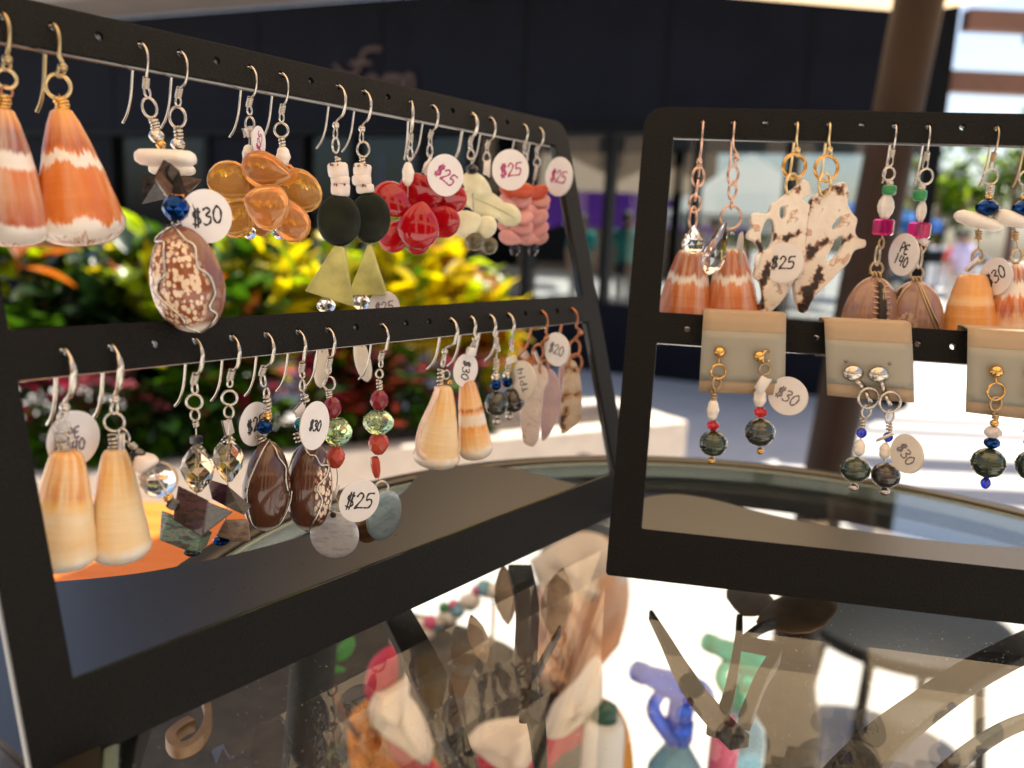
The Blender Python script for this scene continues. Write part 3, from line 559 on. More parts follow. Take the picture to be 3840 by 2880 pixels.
def leafmesh(L,Wd,mt,name='leaf',bend=.25):
    vs=[];fs=[]; n=5
    for i in range(n+1):
        t=i/n; w_=Wd*math.sin(PI*min(1,t*.93+.05))**.8; z=-bend*L*t*t
        vs+=[(-w_,L*t,z+w_*.25),(0,L*t,z),(w_,L*t,z+w_*.25)]
    for i in range(n): a=i*3; fs+=[(a,a+1,a+4,a+3),(a+1,a+2,a+5,a+4)]
    me=bpy.data.meshes.new(name); me.from_pydata([Vector(v)/1000 for v in vs],[],fs); me.materials.append(mt); me.polygons.foreach_set('use_smooth',[True]*len(fs)); return me
LM={k:[leafmesh(rnd.uniform(140,240),rnd.uniform(32,54),ML[k]) for _ in range(3)] for k in 'ylgdor'}
PM={k:leafmesh(15,8,ML[k],'petal') for k in 'pq'}
PS=1.7
def rotq(d,roll=0): return Vector(d).to_track_quat('Y','Z').to_matrix()@Matrix.Rotation(roll,3,'Y')
def shrub(x,d,h,r,pal,label,big=80,small=120,name='croton_shrub',z0=PH-60):
    base=p0+pd*x+pn*d+Vector((0,0,z0)); t=thing(name,base,label,'shrub','shrubs growing in the concrete planter'); mb=MB()
    tips=[]
    for q in range(9):
        a=rnd.uniform(0,2*PI); rr=r*rnd.uniform(.1,.8); tip=base+Vector((rr*math.cos(a),rr*math.sin(a),h*rnd.uniform(.55,.92))); mid=base.lerp(tip,.5)+Vector((rr*.2*math.cos(a),rr*.2*math.sin(a),0)); ss=crm([base+Vector((20*math.cos(a),20*math.sin(a),0)),mid,tip],4); mb.tube(ss,[7-4*i/(len(ss)-1) for i in range(len(ss))],6); tips.append((mid,tip,a))
    mb.build('stems',M_soil,t,O=base)
    vs=[];fs=[];mi=[]; keys=sorted(set(pal)); sm=MB()
    for q in range(big+small):
        m_,tp,a=rnd.choice(tips); f=rnd.random()**.6; pos=m_.lerp(tp,f)+Vector((rnd.gauss(0,r*.16),rnd.gauss(0,r*.16),rnd.gauss(0,h*.05))); a2=rnd.uniform(0,2*PI); el=rnd.uniform(-.2,1.0)*(.4+f)
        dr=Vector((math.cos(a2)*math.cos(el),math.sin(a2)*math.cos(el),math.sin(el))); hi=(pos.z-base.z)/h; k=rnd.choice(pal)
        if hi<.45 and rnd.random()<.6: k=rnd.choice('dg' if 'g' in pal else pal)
        rm=rotq(dr,rnd.uniform(-.5,.5))
        if q<big:
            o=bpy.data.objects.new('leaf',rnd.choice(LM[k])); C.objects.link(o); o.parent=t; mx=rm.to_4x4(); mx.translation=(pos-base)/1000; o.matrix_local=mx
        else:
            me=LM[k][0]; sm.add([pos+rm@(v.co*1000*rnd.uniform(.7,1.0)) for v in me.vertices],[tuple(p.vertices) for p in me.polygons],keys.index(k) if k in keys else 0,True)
    sm.build('foliage',[ML[k] for k in keys],t,O=base,kind='stuff'); return t
LX=(p1-p0).length
def px2u(px): # along-planter coordinate seen at photo column px (2212 scale)
    q=atp(px*K,1100,p0+pn*PW*.5,pn); return (q-p0).dot(pd)
shrub(px2u(20),330,980,300,'lggddo','green and orange croton shrub at the left end, behind the cone shells')
shrub(px2u(150),300,760,260,'gdddd','dark green croton shrub low behind the left orange cone shell')
shrub(px2u(280),380,930,290,'llgydd','lime and green croton shrub beside the speckled cowrie')
shrub(px2u(440),300,800,280,'llgydo','loose green croton shrub in the gap right of the speckled cowrie')
shrub(px2u(560),360,960,290,'llgyyg','tall lime green croton shrub under the amber flower')
shrub(px2u(700),300,880,280,'yyygly','bright yellow croton shrub behind the jade triangles')
shrub(px2u(830),360,980,290,'yylylg','yellow and lime croton shrub under the red flower')
shrub(px2u(950),330,930,270,'yyyylo','golden yellow croton shrub under the cream shell leaves')
shrub(px2u(1060),330,790,230,'yyloyl','drooping yellow croton shrub at the right end of the planting')
def flower(x,d,h,label,pk,n=20):
    base=p0+pd*x+pn*d+Vector((0,0,PH-60)); t=thing('flowering_plant',base,label,'flowers','pink and red flowering plants at the front of the planter'); mb=MB(); gm=MB(); pm=MB()
    for q in range(n):
        a=rnd.uniform(0,2*PI); rr=rnd.uniform(20,150); tip=base+Vector((rr*math.cos(a),rr*math.sin(a)*.7,h*rnd.uniform(.7,1.3))); mb.tube(crm([base,base.lerp(tip,.5)+Vector((0,0,20)),tip],3),2.5,5)
        for w_ in range(11):
            aa=rnd.uniform(0,2*PI); dr=Vector((math.cos(aa),math.sin(aa),rnd.uniform(.0,.9))).normalized(); rm=rotq(dr); c=tip+Vector((rnd.gauss(0,14),rnd.gauss(0,14),rnd.gauss(0,7)))
            pm.add([c+rm@(v.co*1000*PS) for v in PM[pk].vertices],[tuple(p.vertices) for p in PM[pk].polygons])
        for w_ in range(7):
            aa=rnd.uniform(0,2*PI); rm=rotq(Vector((math.cos(aa),math.sin(aa),rnd.uniform(-.3,.5)))); c=base.lerp(tip,rnd.uniform(.3,.9)); sc_=rnd.uniform(.35,.6)
            gm.add([c+rm@(v.co*1000*sc_) for v in LM['d'][0].vertices],[tuple(p.vertices) for p in LM['d'][0].polygons])
    mb.build('stems',M_soil,t,O=base); gm.build('foliage',ML['g'],t,O=base,kind='stuff'); pm.build('blossoms',ML[pk],t,O=base,kind='stuff')
for x,d,h,pk,l in ((90,170,300,'p','deep pink flowering plant at the left beside the left upright'),(215,150,330,'q','pale pink flowering plant behind the PE tag'),(330,175,260,'q','pale pink flowering plant between the smoky crystals and the left tag'),(440,160,310,'p','deep pink flowering plant behind the smoky crystals'),(560,170,290,'p','deep pink flowering plant behind the brown cowries'),(680,160,330,'p','crimson flowering plant behind the $30 oval tag'),(790,170,340,'q','pale pink flowering plant behind the hanging red bead earring'),(890,165,300,'p','crimson flowering plant left of the yellow cone shell'),(1000,170,330,'q','pale pink flowering plant behind the dark pearls')):
    flower(px2u(x),d,h,l,pk)
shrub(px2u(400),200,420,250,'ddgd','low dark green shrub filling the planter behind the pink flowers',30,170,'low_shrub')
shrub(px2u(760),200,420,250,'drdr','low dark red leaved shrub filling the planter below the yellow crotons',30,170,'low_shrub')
# --- market beyond the storefront
def tent(x,y,w_,eave,top,m,label,val=260,vm=None):
    t=thing('market_tent',(x,y,GZ),label,'tent','market tents beyond the storefront'); mb=MB(); h=w_/2; c=[Vector((x+a*h,y+b*h,eave)) for a,b in((-1,-1),(1,-1),(1,1),(-1,1))]
    mb.add(c+[Vector((x,y,top))],[(0,1,4),(1,2,4),(2,3,4),(3,0,4)],0,False); mb.build('canopy',m,t)
    mb=MB(); 
    for i in range(4):
        a,b_=c[i],c[(i+1)%4]; dn=Vector((0,0,-val)); N=8; vs=[];fs=[]
        for q in range(N+1): p=a.lerp(b_,q/N); vs+=[p,p+dn*(1-.25*(q%2))]
        mb.add(vs,[(2*q,2*q+2,2*q+3,2*q+1) for q in range(N)],0,False)
    mb.build('valance',vm or m,t)
    for q in c: mb=MB(); mb.tube([q,Vector((q.x,q.y,GZ))],22,6); mb.build('leg',M_blackm,t)
tent(600,16200,3000,720,1500,M_taupet,'taupe market tent with a purple valance seen between the two stands',620,M_purple); tent(2700,17500,3000,700,1450,M_taupet,'taupe market tent with a purple valance seen behind the rose gold chains',560,M_purple); tent(3900,15000,2600,420,1500,M_whitet,'white market tent seen right of the spiny shell slices'); tent(-200,21500,3200,500,1500,M_whitet,'white market tent far off behind the pink flower earrings',300); tent(5400,18500,2800,450,1400,M_whitet,'white market tent seen near the bronze umbrella pole')
tent(8300,21000,2600,640,1150,M_bluet,'blue market tent in the open at the picture edge',240)
bg_=thing('stall_banner',(-1000,11800,GZ),'bright blue upright banner seen through the window left of the red flower','banner'); mb=MB(); q0=aty(815*K,330*K,11200); q1=aty(905*K,620*K,11200); mb.box((q0+q1)/2,(q1-q0).x,30,abs(q0.z-q1.z)); mb.build('sheet',mat('blue_banner',(.02,.10,.65),.5,0,.1,2),bg_)
mb=MB(); q0=aty(812*K,330*K,11215)
for q in ((q0.x-20),(q1.x+20)): mb.tube([Vector((q,11215,q0.z)),Vector((q,11215,GZ))],20,6)
mb.build('pole_pair',M_blackm,bg_)
fb=thing('far_building',(1000,27000,GZ),'beige plastered building far behind the market tents','building'); mb=MB(); mb.box((-1500,28500,GZ+2600),15000,3000,5200); mb.build('wall',mat('beige_plaster',(.24,.16,.095),.85,0,.06,1),fb)
for q in range(5): mb=MB(); mb.box((-7000+q*2700,26990,GZ+1500),1300,60,2200); mb.build('window',M_blackm,fb)
mb=MB(); mb.box((-1500,28500,GZ+5300),15600,3600,200); mb.build('roof',M_brown,fb)
mb=MB(); g=[]
lw=thing('low_office',(-9000,21500,GZ),'pale low building seen through the window above the green croton','building'); mb=MB(); mb.box((-9000,20000,GZ+1500),6000,2000,3000); mb.build('wall',mat('pale_plaster',(.6,.55,.48),.85,0,.06,1),lw); mb=MB(); mb.box((-9000,20000,GZ+3080),6400,2500,160); mb.build('roof',M_brown,lw)
M_skin=mat('skin',(.42,.24,.16),.5,0,.08,30); 
def person(x,y,h,shirt,trous,hair,label,turn=0):
    t=thing('person',(x,y,GZ),label,'person'); s=h/1700; B_=Vector((x,y,GZ)); ct,st_=math.cos(R(turn)),math.sin(R(turn))
    P=lambda a,b,c: B_+Vector((a*ct-b*st_,a*st_+b*ct,c))*s if 0 else B_+Vector(((a*ct-b*st_)*s,(a*st_+b*ct)*s,c*s))
    J={'pel':(0,0,930,150,115),'wai':(0,0,1090,130,95),'che':(0,0,1300,165,110),'nec':(0,0,1440,58,58),'hd0':(0,-8,1520,75,85),'hd1':(0,-12,1610,85,98),'hd2':(0,0,1690,45,55)}
    for sg,n_ in((-1,'l'),(1,'r')):
        J['hip'+n_]=(sg*90,0,880,92,95);J['kne'+n_]=(sg*100,-15+sg*60,480,60,62);J['ank'+n_]=(sg*100,30+sg*80,85,42,45);J['toe'+n_]=(sg*115,-120+sg*80,35,40,32)
        J['sho'+n_]=(sg*180,0,1385,62,62);J['elb'+n_]=(sg*235,30,1110,44,44);J['wri'+n_]=(sg*235,-60,870,30,32);J['han'+n_]=(sg*232,-90,790,34,22)
    Ed=[('pel','wai'),('wai','che'),('che','nec'),('nec','hd0'),('hd0','hd1'),('hd1','hd2')]
    for n_ in 'lr': Ed+=[('pel','hip'+n_),('hip'+n_,'kne'+n_),('kne'+n_,'ank'+n_),('ank'+n_,'toe'+n_),('che','sho'+n_),('sho'+n_,'elb'+n_),('elb'+n_,'wri'+n_),('wri'+n_,'han'+n_)]
    ks=list(J); me=bpy.data.meshes.new('body'); me.from_pydata([(P(*J[k][:3])-B_)/1000 for k in ks],[(ks.index(a),ks.index(b)) for a,b in Ed],[])
    o=bpy.data.objects.new('body',me); C.objects.link(o); md=o.modifiers.new('s','SKIN')
    for i,k in enumerate(ks): me.skin_vertices[0].data[i].radius=(J[k][3]*s/1000,J[k][4]*s/1000)
    me.skin_vertices[0].data[0].use_root=True; sb=o.modifiers.new('ss','SUBSURF'); sb.levels=1; sb.render_levels=1
    dg=bpy.context.evaluated_depsgraph_get(); m2=bpy.data.meshes.new_from_object(o.evaluated_get(dg)); o.modifiers.clear(); o.data=m2; m2.name='body'
    m2.materials.clear()
    for m in (M_skin,shirt,trous,M_blackm): m2.materials.append(m)
    for p in m2.polygons:
        z=p.center.z*1000/s; xx=abs(p.center.x*ct+p.center.y*st_)*1000/s
        p.material_index=3 if z<70 else 2 if z<950 and xx<205 else 1 if 950<=z<1440 and not(xx>200 and z<1150) else 0; p.use_smooth=True
    o.parent=t; ORG[o.name]=B_
    mb=MB(); c=P(0,8,1630); mb.lathe(P(0,10,1560),P(0,5,1715),[(q,r*95*s) for q,r in ((0,.75),(.2,1.0),(.5,1.02),(.75,.85),(.92,.5),(1,.1))],seg=16,flat=1.05); mb.build('hair',hair,t,O=B_); return t
Mlav=mat('lavender_cloth',(.52,.46,.66),.9,0,.05,20); Mdk=mat('dark_trousers',(.03,.03,.04),.9,0,.1,20); Mteal=mat('teal_cloth',(.04,.36,.33),.9,0,.08,20); Mhair=mat('dark_hair',(.02,.014,.01),.6,0,.3,40); Mcor=mat('coral_cloth',(.7,.12,.10),.9,0,.06,20); Mlt=mat('pale_trousers',(.45,.42,.38),.9,0,.06,20)
person(8240,16000,1700,Mlav,Mlt,Mhair,'person in a lavender shirt walking in the sunlit open area',20); person(9150,18000,1650,Mcor,Mlt,Mhair,'person in a coral top at the far right behind the orange cone shells',-30)
person(1560,12500,1650,Mteal,Mdk,Mhair,'person in a teal shirt seen between the two stands',15); person(1000,13600,1600,Mteal,Mdk,Mhair,'person in a teal shirt by the right upright of the left stand',160); person(3050,13500,1650,Mlav,Mdk,Mhair,'person in a pale lilac top seen behind the right stand chains',40)
def car(x,y,label,m):
    t=thing('parked_car',(x,y,GZ),label,'car'); pr=[(-2100,280),(-2130,650),(-1950,820),(-1200,900),(-650,1380),(700,1420),(1400,980),(2000,880),(2120,600),(2100,280)]
    mb=MB(); mb.prism([Vector((x+a,y-850,GZ+z)) for a,z in pr],(0,1700,0)); mb.build('body',m,t,bevel=60)
    mb=MB(); mb.prism([Vector((x+a,y-862,GZ+z)) for a,z in ((-1080,930),(-600,1300),(650,1340),(1220,980))],(0,1724,0)); mb.build('side_windows',M_blackm,t)
    for a in(-1350,1350):
        for b_ in(-800,800):
            mb=MB(); mb.lathe(Vector((x+a,y+b_-100,GZ+320)),Vector((x+a,y+b_+100,GZ+320)),[(0,200),(.05,300),(.2,320),(.8,320),(.95,300),(1,200)],seg=20,e2=(0,0,1)); wv=mb.build('wheel',M_blackm,t)
            mb=MB(); mb.lathe(Vector((x+a,y+b_-112,GZ+320)),Vector((x+a,y+b_+112,GZ+320)),[(0,150),(.05,185),(.95,185),(1,150)],seg=16,e2=(0,0,1)); mb.build('rim',M_silver,wv)
    for sgn_ in(-1,1): mb=MB(); mb.box((x-2125,y+sgn_*600,GZ+680),40,260,120); mb.build('headlight',M_disc,t)
car(11800,24500,'silver car parked beyond the lavender shirted person',mat('silver_paint',(.5,.52,.55),.25,.5,.04,3)); car(16800,25500,'dark blue car parked at the far right',mat('blue_paint',(.05,.09,.18),.25,.3,.04,3))
def tree(x,y,h,r,label):
    t=thing('leafy_tree',(x,y,GZ),label,'tree','leafy trees beyond the open area'); B_=Vector((x,y,GZ)); mb=MB(); mb.tube(crm([B_,B_+Vector((60,0,h*.3)),B_+Vector((-40,30,h*.62))],5),[170-80*i/10 for i in range(11)],10)
    for q in range(6): a=q*1.05; mb.tube(crm([B_+Vector((0,0,h*.4)),B_+Vector((r*.4*math.cos(a),r*.4*math.sin(a),h*.6)),B_+Vector((r*.75*math.cos(a),r*.75*math.sin(a),h*.78))],4),[60,55,50,45,40,34,28,22,16],7)
    mb.build('trunk',M_brown,t); cm=MB(); cl=[B_+Vector((rnd.gauss(0,r*.42),rnd.gauss(0,r*.42),h*.72+rnd.gauss(0,h*.14))) for _ in range(34)]
    for c in cl:
        rr=r*rnd.uniform(.16,.3)
        for _ in range(60):
            d=Vector((rnd.gauss(0,1),rnd.gauss(0,1),rnd.gauss(0,1))).normalized(); p=c+d*rr*rnd.uniform(.5,1); rm=rotq(Vector((rnd.gauss(0,1),rnd.gauss(0,1),rnd.gauss(0,.6)))); z=rnd.uniform(1.4,2.2)
            cm.add([p+rm@(Vector(v)*z) for v in((-50,0,0),(0,-70,15),(50,0,0),(0,90,10))],[(0,1,2,3)],rnd.choice((0,0,1)),True)
    cm.build('crown',[ML['g'],ML['l']],t)
tree(12500,26000,3900,1500,'bright green tree beyond the blue tent'); tree(15500,27500,5600,2000,'taller green tree at the far right edge'); tree(20000,33000,6000,2600,'broad green tree far behind the cars'); tree(9000,34000,3200,1700,'small green tree behind the blue tent')
# --- pergola right of the storefront
pg=thing('pergola',(6500,7000,GZ),'brown pergola beams crossing the bright sky at the right edge','pergola')
for y,z,hh in ((7000,1760,150),(7300,1360,165)):
    mb=MB(); mb.box((3370+4100,y,z),8200,120,hh); mb.build('beam',M_brown,pg)
for i,y in enumerate((4300,4950,5600,6250)): mb=MB(); mb.box((8200,y,2250),11200,330,50); mb.build('shade_slat',M_brown,pg)  # unseen slats added to cast shade bands on the ground
for x in(7300,11600): mb=MB(); mb.box((x,5750,2150),120,3400,140); mb.build('slat_carrier',M_brown,pg)  # added out of view to carry the shade slats
for x in(7300,11600): mb=MB(); mb.box((x,4200,(GZ+2075)/2),140,140,2075-GZ); mb.build('post',M_brown,pg)  # unseen posts added under the shade slats
for x in(7400,11500):
    for y in(7000,7300): mb=MB(); mb.box((x,y+125,(GZ+1600)/2+0),140,120,1600-GZ); mb.build('post',M_brown,pg)
mb=MB(); mb.box((8600,7000,1640),9500,60,60); mb.build('light_rail',M_taupe,pg)
# --- big umbrella whose pole stands behind the table
ub=thing('market_umbrella',(600,1500,GZ),'large cream umbrella on a bronze pole standing behind the glass table','umbrella')
q0,q1=aty(3446,0,1500),aty(3107,1736,1500); ax=(q0-q1).normalized(); foot=q1+ax*((GZ+40-q1.z)/ax.z); crn=Vector((1224*.9,2850*.9,733*.9)); 
zc=733*.9; hubp=q1+ax*((zc-q1.z)/ax.z); cc=Vector((hubp.x,hubp.y,zc)); rad=(crn-cc); rad.z=0; apex=cc+Vector((ax.x*520,ax.y*520,480))
mb=MB(); mb.tube([foot,hubp+ax*470],40,24); mb.build('pole',M_pole,ub)
sl_=q1+ax*((-870-q1.z)/ax.z); mb=MB(); mb.lathe(foot+ax*30,sl_+ax*110,[(0,86),(.6,84),(.72,78),(.82,62),(.9,52),(1,48)],seg=28); mb.build('sleeve',M_blackm,ub)
mb=MB(); mb.lathe(Vector((foot.x,foot.y,GZ+1)),Vector((foot.x,foot.y,GZ+70)),[(0,300),(.6,300),(.9,280),(1,240)],seg=36); mb.build('base',M_blackm,ub)
cor=[cc+Matrix.Rotation(R(60*q),3,'Z')@rad for q in range(6)]; mb=MB()
for q in range(6):
    a,b_=cor[q],cor[(q+1)%6]; N=6; vs=[];fs=[]
    for i in range(N+1):
        t=i/N
        for j in range(N+1): f=j/N; p=apex.lerp(a.lerp(b_,f),t); p=p+Vector((0,0,-30*math.sin(PI*t)*math.sin(PI*f)+0)); vs.append(p)
    fs=[(i*(N+1)+j,i*(N+1)+j+1,(i+1)*(N+1)+j+1,(i+1)*(N+1)+j) for i in range(N) for j in range(N)]; mb.add(vs,fs)
mb.build('canopy',M_canopy,ub)
for q in cor: mb=MB(); mb.tube([apex+Vector((0,0,-12)),q+Vector((0,0,-14))],9,6); mb.build('rib',M_brown,ub)
ub2=ub.copy(); C.objects.link(ub2); ub2['label']='unseen second cream umbrella added behind the viewer to shade the stands'; ub2.location=W(Vector((-370,-450,GZ))); ub2.scale=(1.12,)*3; ub2['group']=ub['group']='cream market umbrellas'  # copy outside the view, added to shade the stands and warm their light
for ch in list(ub.children): c2=ch.copy(); C.objects.link(c2); c2.parent=ub2
hb_=thing('bounce_building',(0,-7500,GZ),'unseen warm beige building added behind the viewer for bounce light','building'); mb=MB(); mb.box((0,-9000,GZ+2600),40000,3000,5200); mb.build('wall',mat('warm_plaster',(.60,.43,.29),.85,0,.06,1),hb_)  # unseen building added to bounce warm light onto the stands
for x in range(-7,8):  # dark boxes added to vary what beads and metal reflect
    mb=MB(); mb.box((x*2600,-7495,GZ+1350),1900,40,2700); mb.build('dark_panel',M_blackm,hb_)
    mb=MB(); mb.box((x*2600,-7495,GZ+4150),1100,40,1300); mb.build('window',M_blackm,hb_)
# ================================================================ glass table and what stands round it
TC=Vector((72.7,199.5,ZT)); TR_=157
tb=thing('glass_table',(TC.x,TC.y,GZ),'round glass table with a dark metal rim and leaf scrollwork under the stands','table')
M_rim=mat('olive_metal',(.05,.042,.028),.3,.6,.15,40); M_iron=mat('black_iron',(.012,.011,.010),.6,0,.3,60,spec=.2); M_leafm=mat('brown_leaf_metal',(.20,.11,.05),.45,.2,.4,90)
mb=MB(); N=96
mb.lathe(TC+Vector((0,0,-5.2)),TC+Vector((0,0,-.1)),[(0,TR_-4),(1,TR_-4)],seg=N,e2=(0,1,0),smooth=False); mb.build('glass_top',M_tglass,tb,O=TC)
def ringsec(r0,r1,z0,z1,name,m):
    mb=MB(); vs=[];fs=[]
    for i in range(N):
        a=2*PI*i/N
        for r_,z in((r0,z0),(r0,z1),(r1,z1),(r1,z0)): vs.append(TC+Vector((r_*math.cos(a),r_*math.sin(a),z)))
    for i in range(N):
        for j in range(4): fs.append((i*4+j,i*4+(j+1)%4,((i+1)%N)*4+(j+1)%4,((i+1)%N)*4+j))
    mb.add(vs,fs,0,True); o=mb.build(name,m,tb,O=TC,bevel=.6); return o
ringsec(TR_-3.8,TR_-1.2,-5.6,.3,'glass_edge',M_gedge); ringsec(TR_-1,TR_+6.5,-7,1.2,'rim',M_rim); ringsec(TR_-6,TR_+3,-16,-7.4,'support_ring',M_iron)
zb=-111
def band(px,wd,name='scroll_band',m=M_iron,z=zb,th=3.5):
    q=crm([atz(x,y,z) for x,y in px],6); n=len(q); mb=MB(); L=[];Rr=[]
    for i,p in enumerate(q):
        t=(q[min(i+1,n-1)]-q[max(i-1,0)]).normalized(); s=Vector((-t.y,t.x,0)); f=i/(n-1); w_=wd[0]+(wd[1]-wd[0])*f if len(wd)==2 else (wd[0]+(wd[1]-wd[0])*2*f if f<.5 else wd[1]+(wd[2]-wd[1])*(2*f-1)); L.append(p+s*w_/2); Rr.append(p-s*w_/2)
    for i in range(n-1): pass
    vs=[];fs=[]
    for a,b_ in zip(L,Rr): vs+=[a,b_,b_+Vector((0,0,-th)),a+Vector((0,0,-th))]
    for i in range(n-1):
        for j in range(4): fs.append((i*4+j,i*4+(j+1)%4,i*4+4+(j+1)%4,i*4+4+j))
    fs+=[(0,1,2,3),tuple(4*(n-1)+j for j in(3,2,1,0))]; mb.add(vs,fs,0,True); return mb.build(name,m,tb,O=TC,bevel=.5)
Z4=lambda L:[(1000+x*.633,1900+y*.633) for x,y in L]; Z5=lambda L:[(2200+x*.7414,1900+y*.7414) for x,y in L]
band(Z4([(740,560),(850,760),(960,980),(1030,1150),(1110,1330),(1220,1560)]),(9,9,3)); band(Z4([(1500,340),(1545,560),(1540,800),(1540,1000),(1600,1240),(1630,1560)]),(8,6,2.6)); band(Z4([(1740,700),(1640,880),(1580,1000),(1520,1210)]),(1,2),'stem')
def leafp(px,py,L,Wd,ang,z=-116,m=M_leafm,name='metal_leaf'):
    c=atz(px,py,z); a=Vector((math.cos(R(ang)),math.sin(R(ang)),.25)).normalized(); mb=MB(); mb.lathe(c-a*L,c+a*L,[(t,r*Wd) for t,r in((0,.05),(.1,.4),(.3,.85),(.5,1),(.7,.85),(.9,.4),(1,.05))],e2=(0,-.3,1),flat=.12,seg=18); mb.build(name,m,tb,O=TC)
def leafpx(bx,by,tx,ty,hw,m=M_leafm):
    c=atz((bx+tx)/2,(by+ty)/2,-125); A_,B_=aty(bx,by,c.y),aty(tx,ty,c.y); w_=hw*c.y/F; mb=MB()
    mb.lathe(A_,B_,[(t,r*w_) for t,r in((0,.06),(.1,.45),(.28,.86),(.48,1),(.68,.86),(.87,.45),(1,.04))],flat=.14,seg=18); mb.build('metal_leaf',m,tb,O=TC)
for L in ((1690,760,1755,362,105),(1210,640,1300,930,62),(1430,700,1400,340,70)):
    (ax_,ay_),(bx_,by_)=Z4([L[:2],L[2:4]]); leafpx(ax_,ay_,bx_,by_,L[4]*.633)
band(Z5([(325,520),(400,650),(470,780),(560,920),(680,1060),(780,1160)]),(1.2,4.6,5.2)); band(Z5([(775,540),(770,650),(740,840),(700,1000),(640,1100)]),(1.8,3.2),'stem'); band(Z5([(960,560),(880,590),(800,650)]),(1.4,1.8),'stem'); band(Z5([(770,660),(880,680),(960,710),(880,860),(800,1060)]),(3,3),'stem')
x,y=Z5([(830,470)])[0]; leafp(x,y,9,8,60,-112); x,y=Z5([(1065,540)])[0]; leafp(x,y,13,8.6,5,-112)
band(Z5([(2400,600),(2200,690),(1950,820),(1700,990),(1500,1150),(1330,1330),(1250,1450)]),(9,8,10)); band(Z5([(1800,1330),(1950,1200),(2150,1080),(2400,1000)]),(3,2),'stem')
band([(650,2590),(700,2560),(760,2590),(780,2680),(740,2760),(670,2790),(640,2750),(680,2710),(720,2690)],(1.5,3.5),'spiral',M_leafm,-150,4)
for a in (20,150,265):
    q=TC+Vector((TR_*math.cos(R(a)),TR_*math.sin(R(a)),-16)); mb=MB(); mb.tube(crm([q,q+Vector((18*math.cos(R(a)),18*math.sin(R(a)),-300)),q+Vector((-30*math.cos(R(a)),-30*math.sin(R(a)),-800)),Vector((TC.x+200*math.cos(R(a)),TC.y+200*math.sin(R(a)),GZ+8))],6),8,10); mb.build('leg',M_iron,tb,O=TC)
# bench behind the table with the vendor's things on it
BZ=-430
bn=thing('low_bench',(150,430,GZ),'pale low bench below the glass table carrying bottles and bags','bench'); M_bench=mat('pale_laminate',(.66,.6,.52),.6,0,.05,20)
mb=MB(); mb.box((150,440,BZ-12),620,250,24); mb.build('seat',M_bench,bn)
for x in(-130,430):
    for y in(335,545): mb=MB(); mb.box((x,y,(GZ+BZ-24)/2),30,30,BZ-24-GZ-1); mb.build('leg',M_iron,bn)
def bottle(name,label,px,py,y,m,mc,rpx,trigger=True,liq=None,capm=None):
    top=aty(px,py,y); k=y/F; x,zt=top.x,top.z; t=thing(name,(x,y,BZ),label,'bottle'); r=rpx*k; H=zt-BZ; B_=Vector((x,y,BZ+.5)); mb=MB()
    if trigger:
        hb=H-38; mb.lathe(B_,B_+Vector((0,0,hb)),[(0,r*.9),(.02,r),(.78,r),(.86,r*.93),(.92,r*.66),(.97,r*.44),(1,r*.38)],seg=28); mb.build('bottle_body',m,t)
        c=B_+Vector((0,0,hb)); mb=MB(); mb.lathe(c,c+Vector((0,0,14)),[(0,r*.46),(.1,r*.5),(.9,r*.5),(1,r*.42)],seg=20); mb.build('collar',mc,t)
        mb=MB(); f=Vector((-.84,-.3,.45))*.8; h0=c+Vector((0,0,14)); hd=h0+Vector((4,0,18))
        mb.tube(crm([h0,h0+Vector((1,0,12)),hd],4),[8,8,8,8,8,8,8,8,9],10); mb.tube(crm([hd+f*-20,hd,hd+f*24,hd+f*44],4),[6,8,9.5,10,10,9.5,9,8.5,7.5,7,6.5,6,5.5],10); mb.build('sprayer_head',mc,t)
        mb=MB(); g=hd+f*24; mb.tube(crm([g+Vector((0,0,-4)),g+Vector((-6,-2,-16)),g+Vector((2,0,-30)),g+Vector((10,2,-40))],4),[4.5]*13,8,flat=.6); mb.build('trigger',mc,t)
        mb=MB(); mb.lathe(hd+f*43,hd+f*54,[(0,6.5),(.8,6),(1,3)],seg=12); mb.build('nozzle',mc,t)
    else:
        mb.lathe(B_,B_+Vector((0,0,H)),[(0,r*.9),(.02,r),(.9,r),(.97,r*.96),(1,r*.85)],seg=28); mb.build('bottle_body',m,t); c=B_+Vector((0,0,H)); mb=MB(); mb.lathe(c+Vector((0,0,.1)),c+Vector((0,0,9)),[(0,r*.58),(.85,r*.55),(1,r*.4)],seg=22); mb.build('cap',mc,t)
    return t
M_bliq=glass('pale_blue_plastic',(.35,.72,.9),.15,1.4,.6); M_bsp=glass('blue_sprayer',(.015,.16,1.0),.25,1.3,.5); M_gsp=glass('green_sprayer',(.05,.75,.5),.25,1.3,.55); M_pnk=mat('pink_bottle',(.72,.10,.24),.35,0,.08,30); M_wpl=mat('white_plastic',(.78,.74,.68),.35,0,.04,30); M_dgr=mat('dark_green_cap',(.02,.09,.06),.4,0,.1,30)
bottle('spray_bottle','blue trigger spray bottle of pale blue liquid under the glass table',2560,2560,470,M_bliq,M_bsp,120); bottle('spray_bottle','green trigger spray bottle partly behind a metal leaf stem',2800,2450,530,M_bliq,M_gsp,110); bottle('lotion_bottle','pink bottle right of the blue spray bottle',2720,2740,470,M_pnk,M_pnk,60,False); bottle('lotion_bottle','white bottle with a dark green cap beside the tote bag',2268,2700,440,M_wpl,M_dgr,88,False)
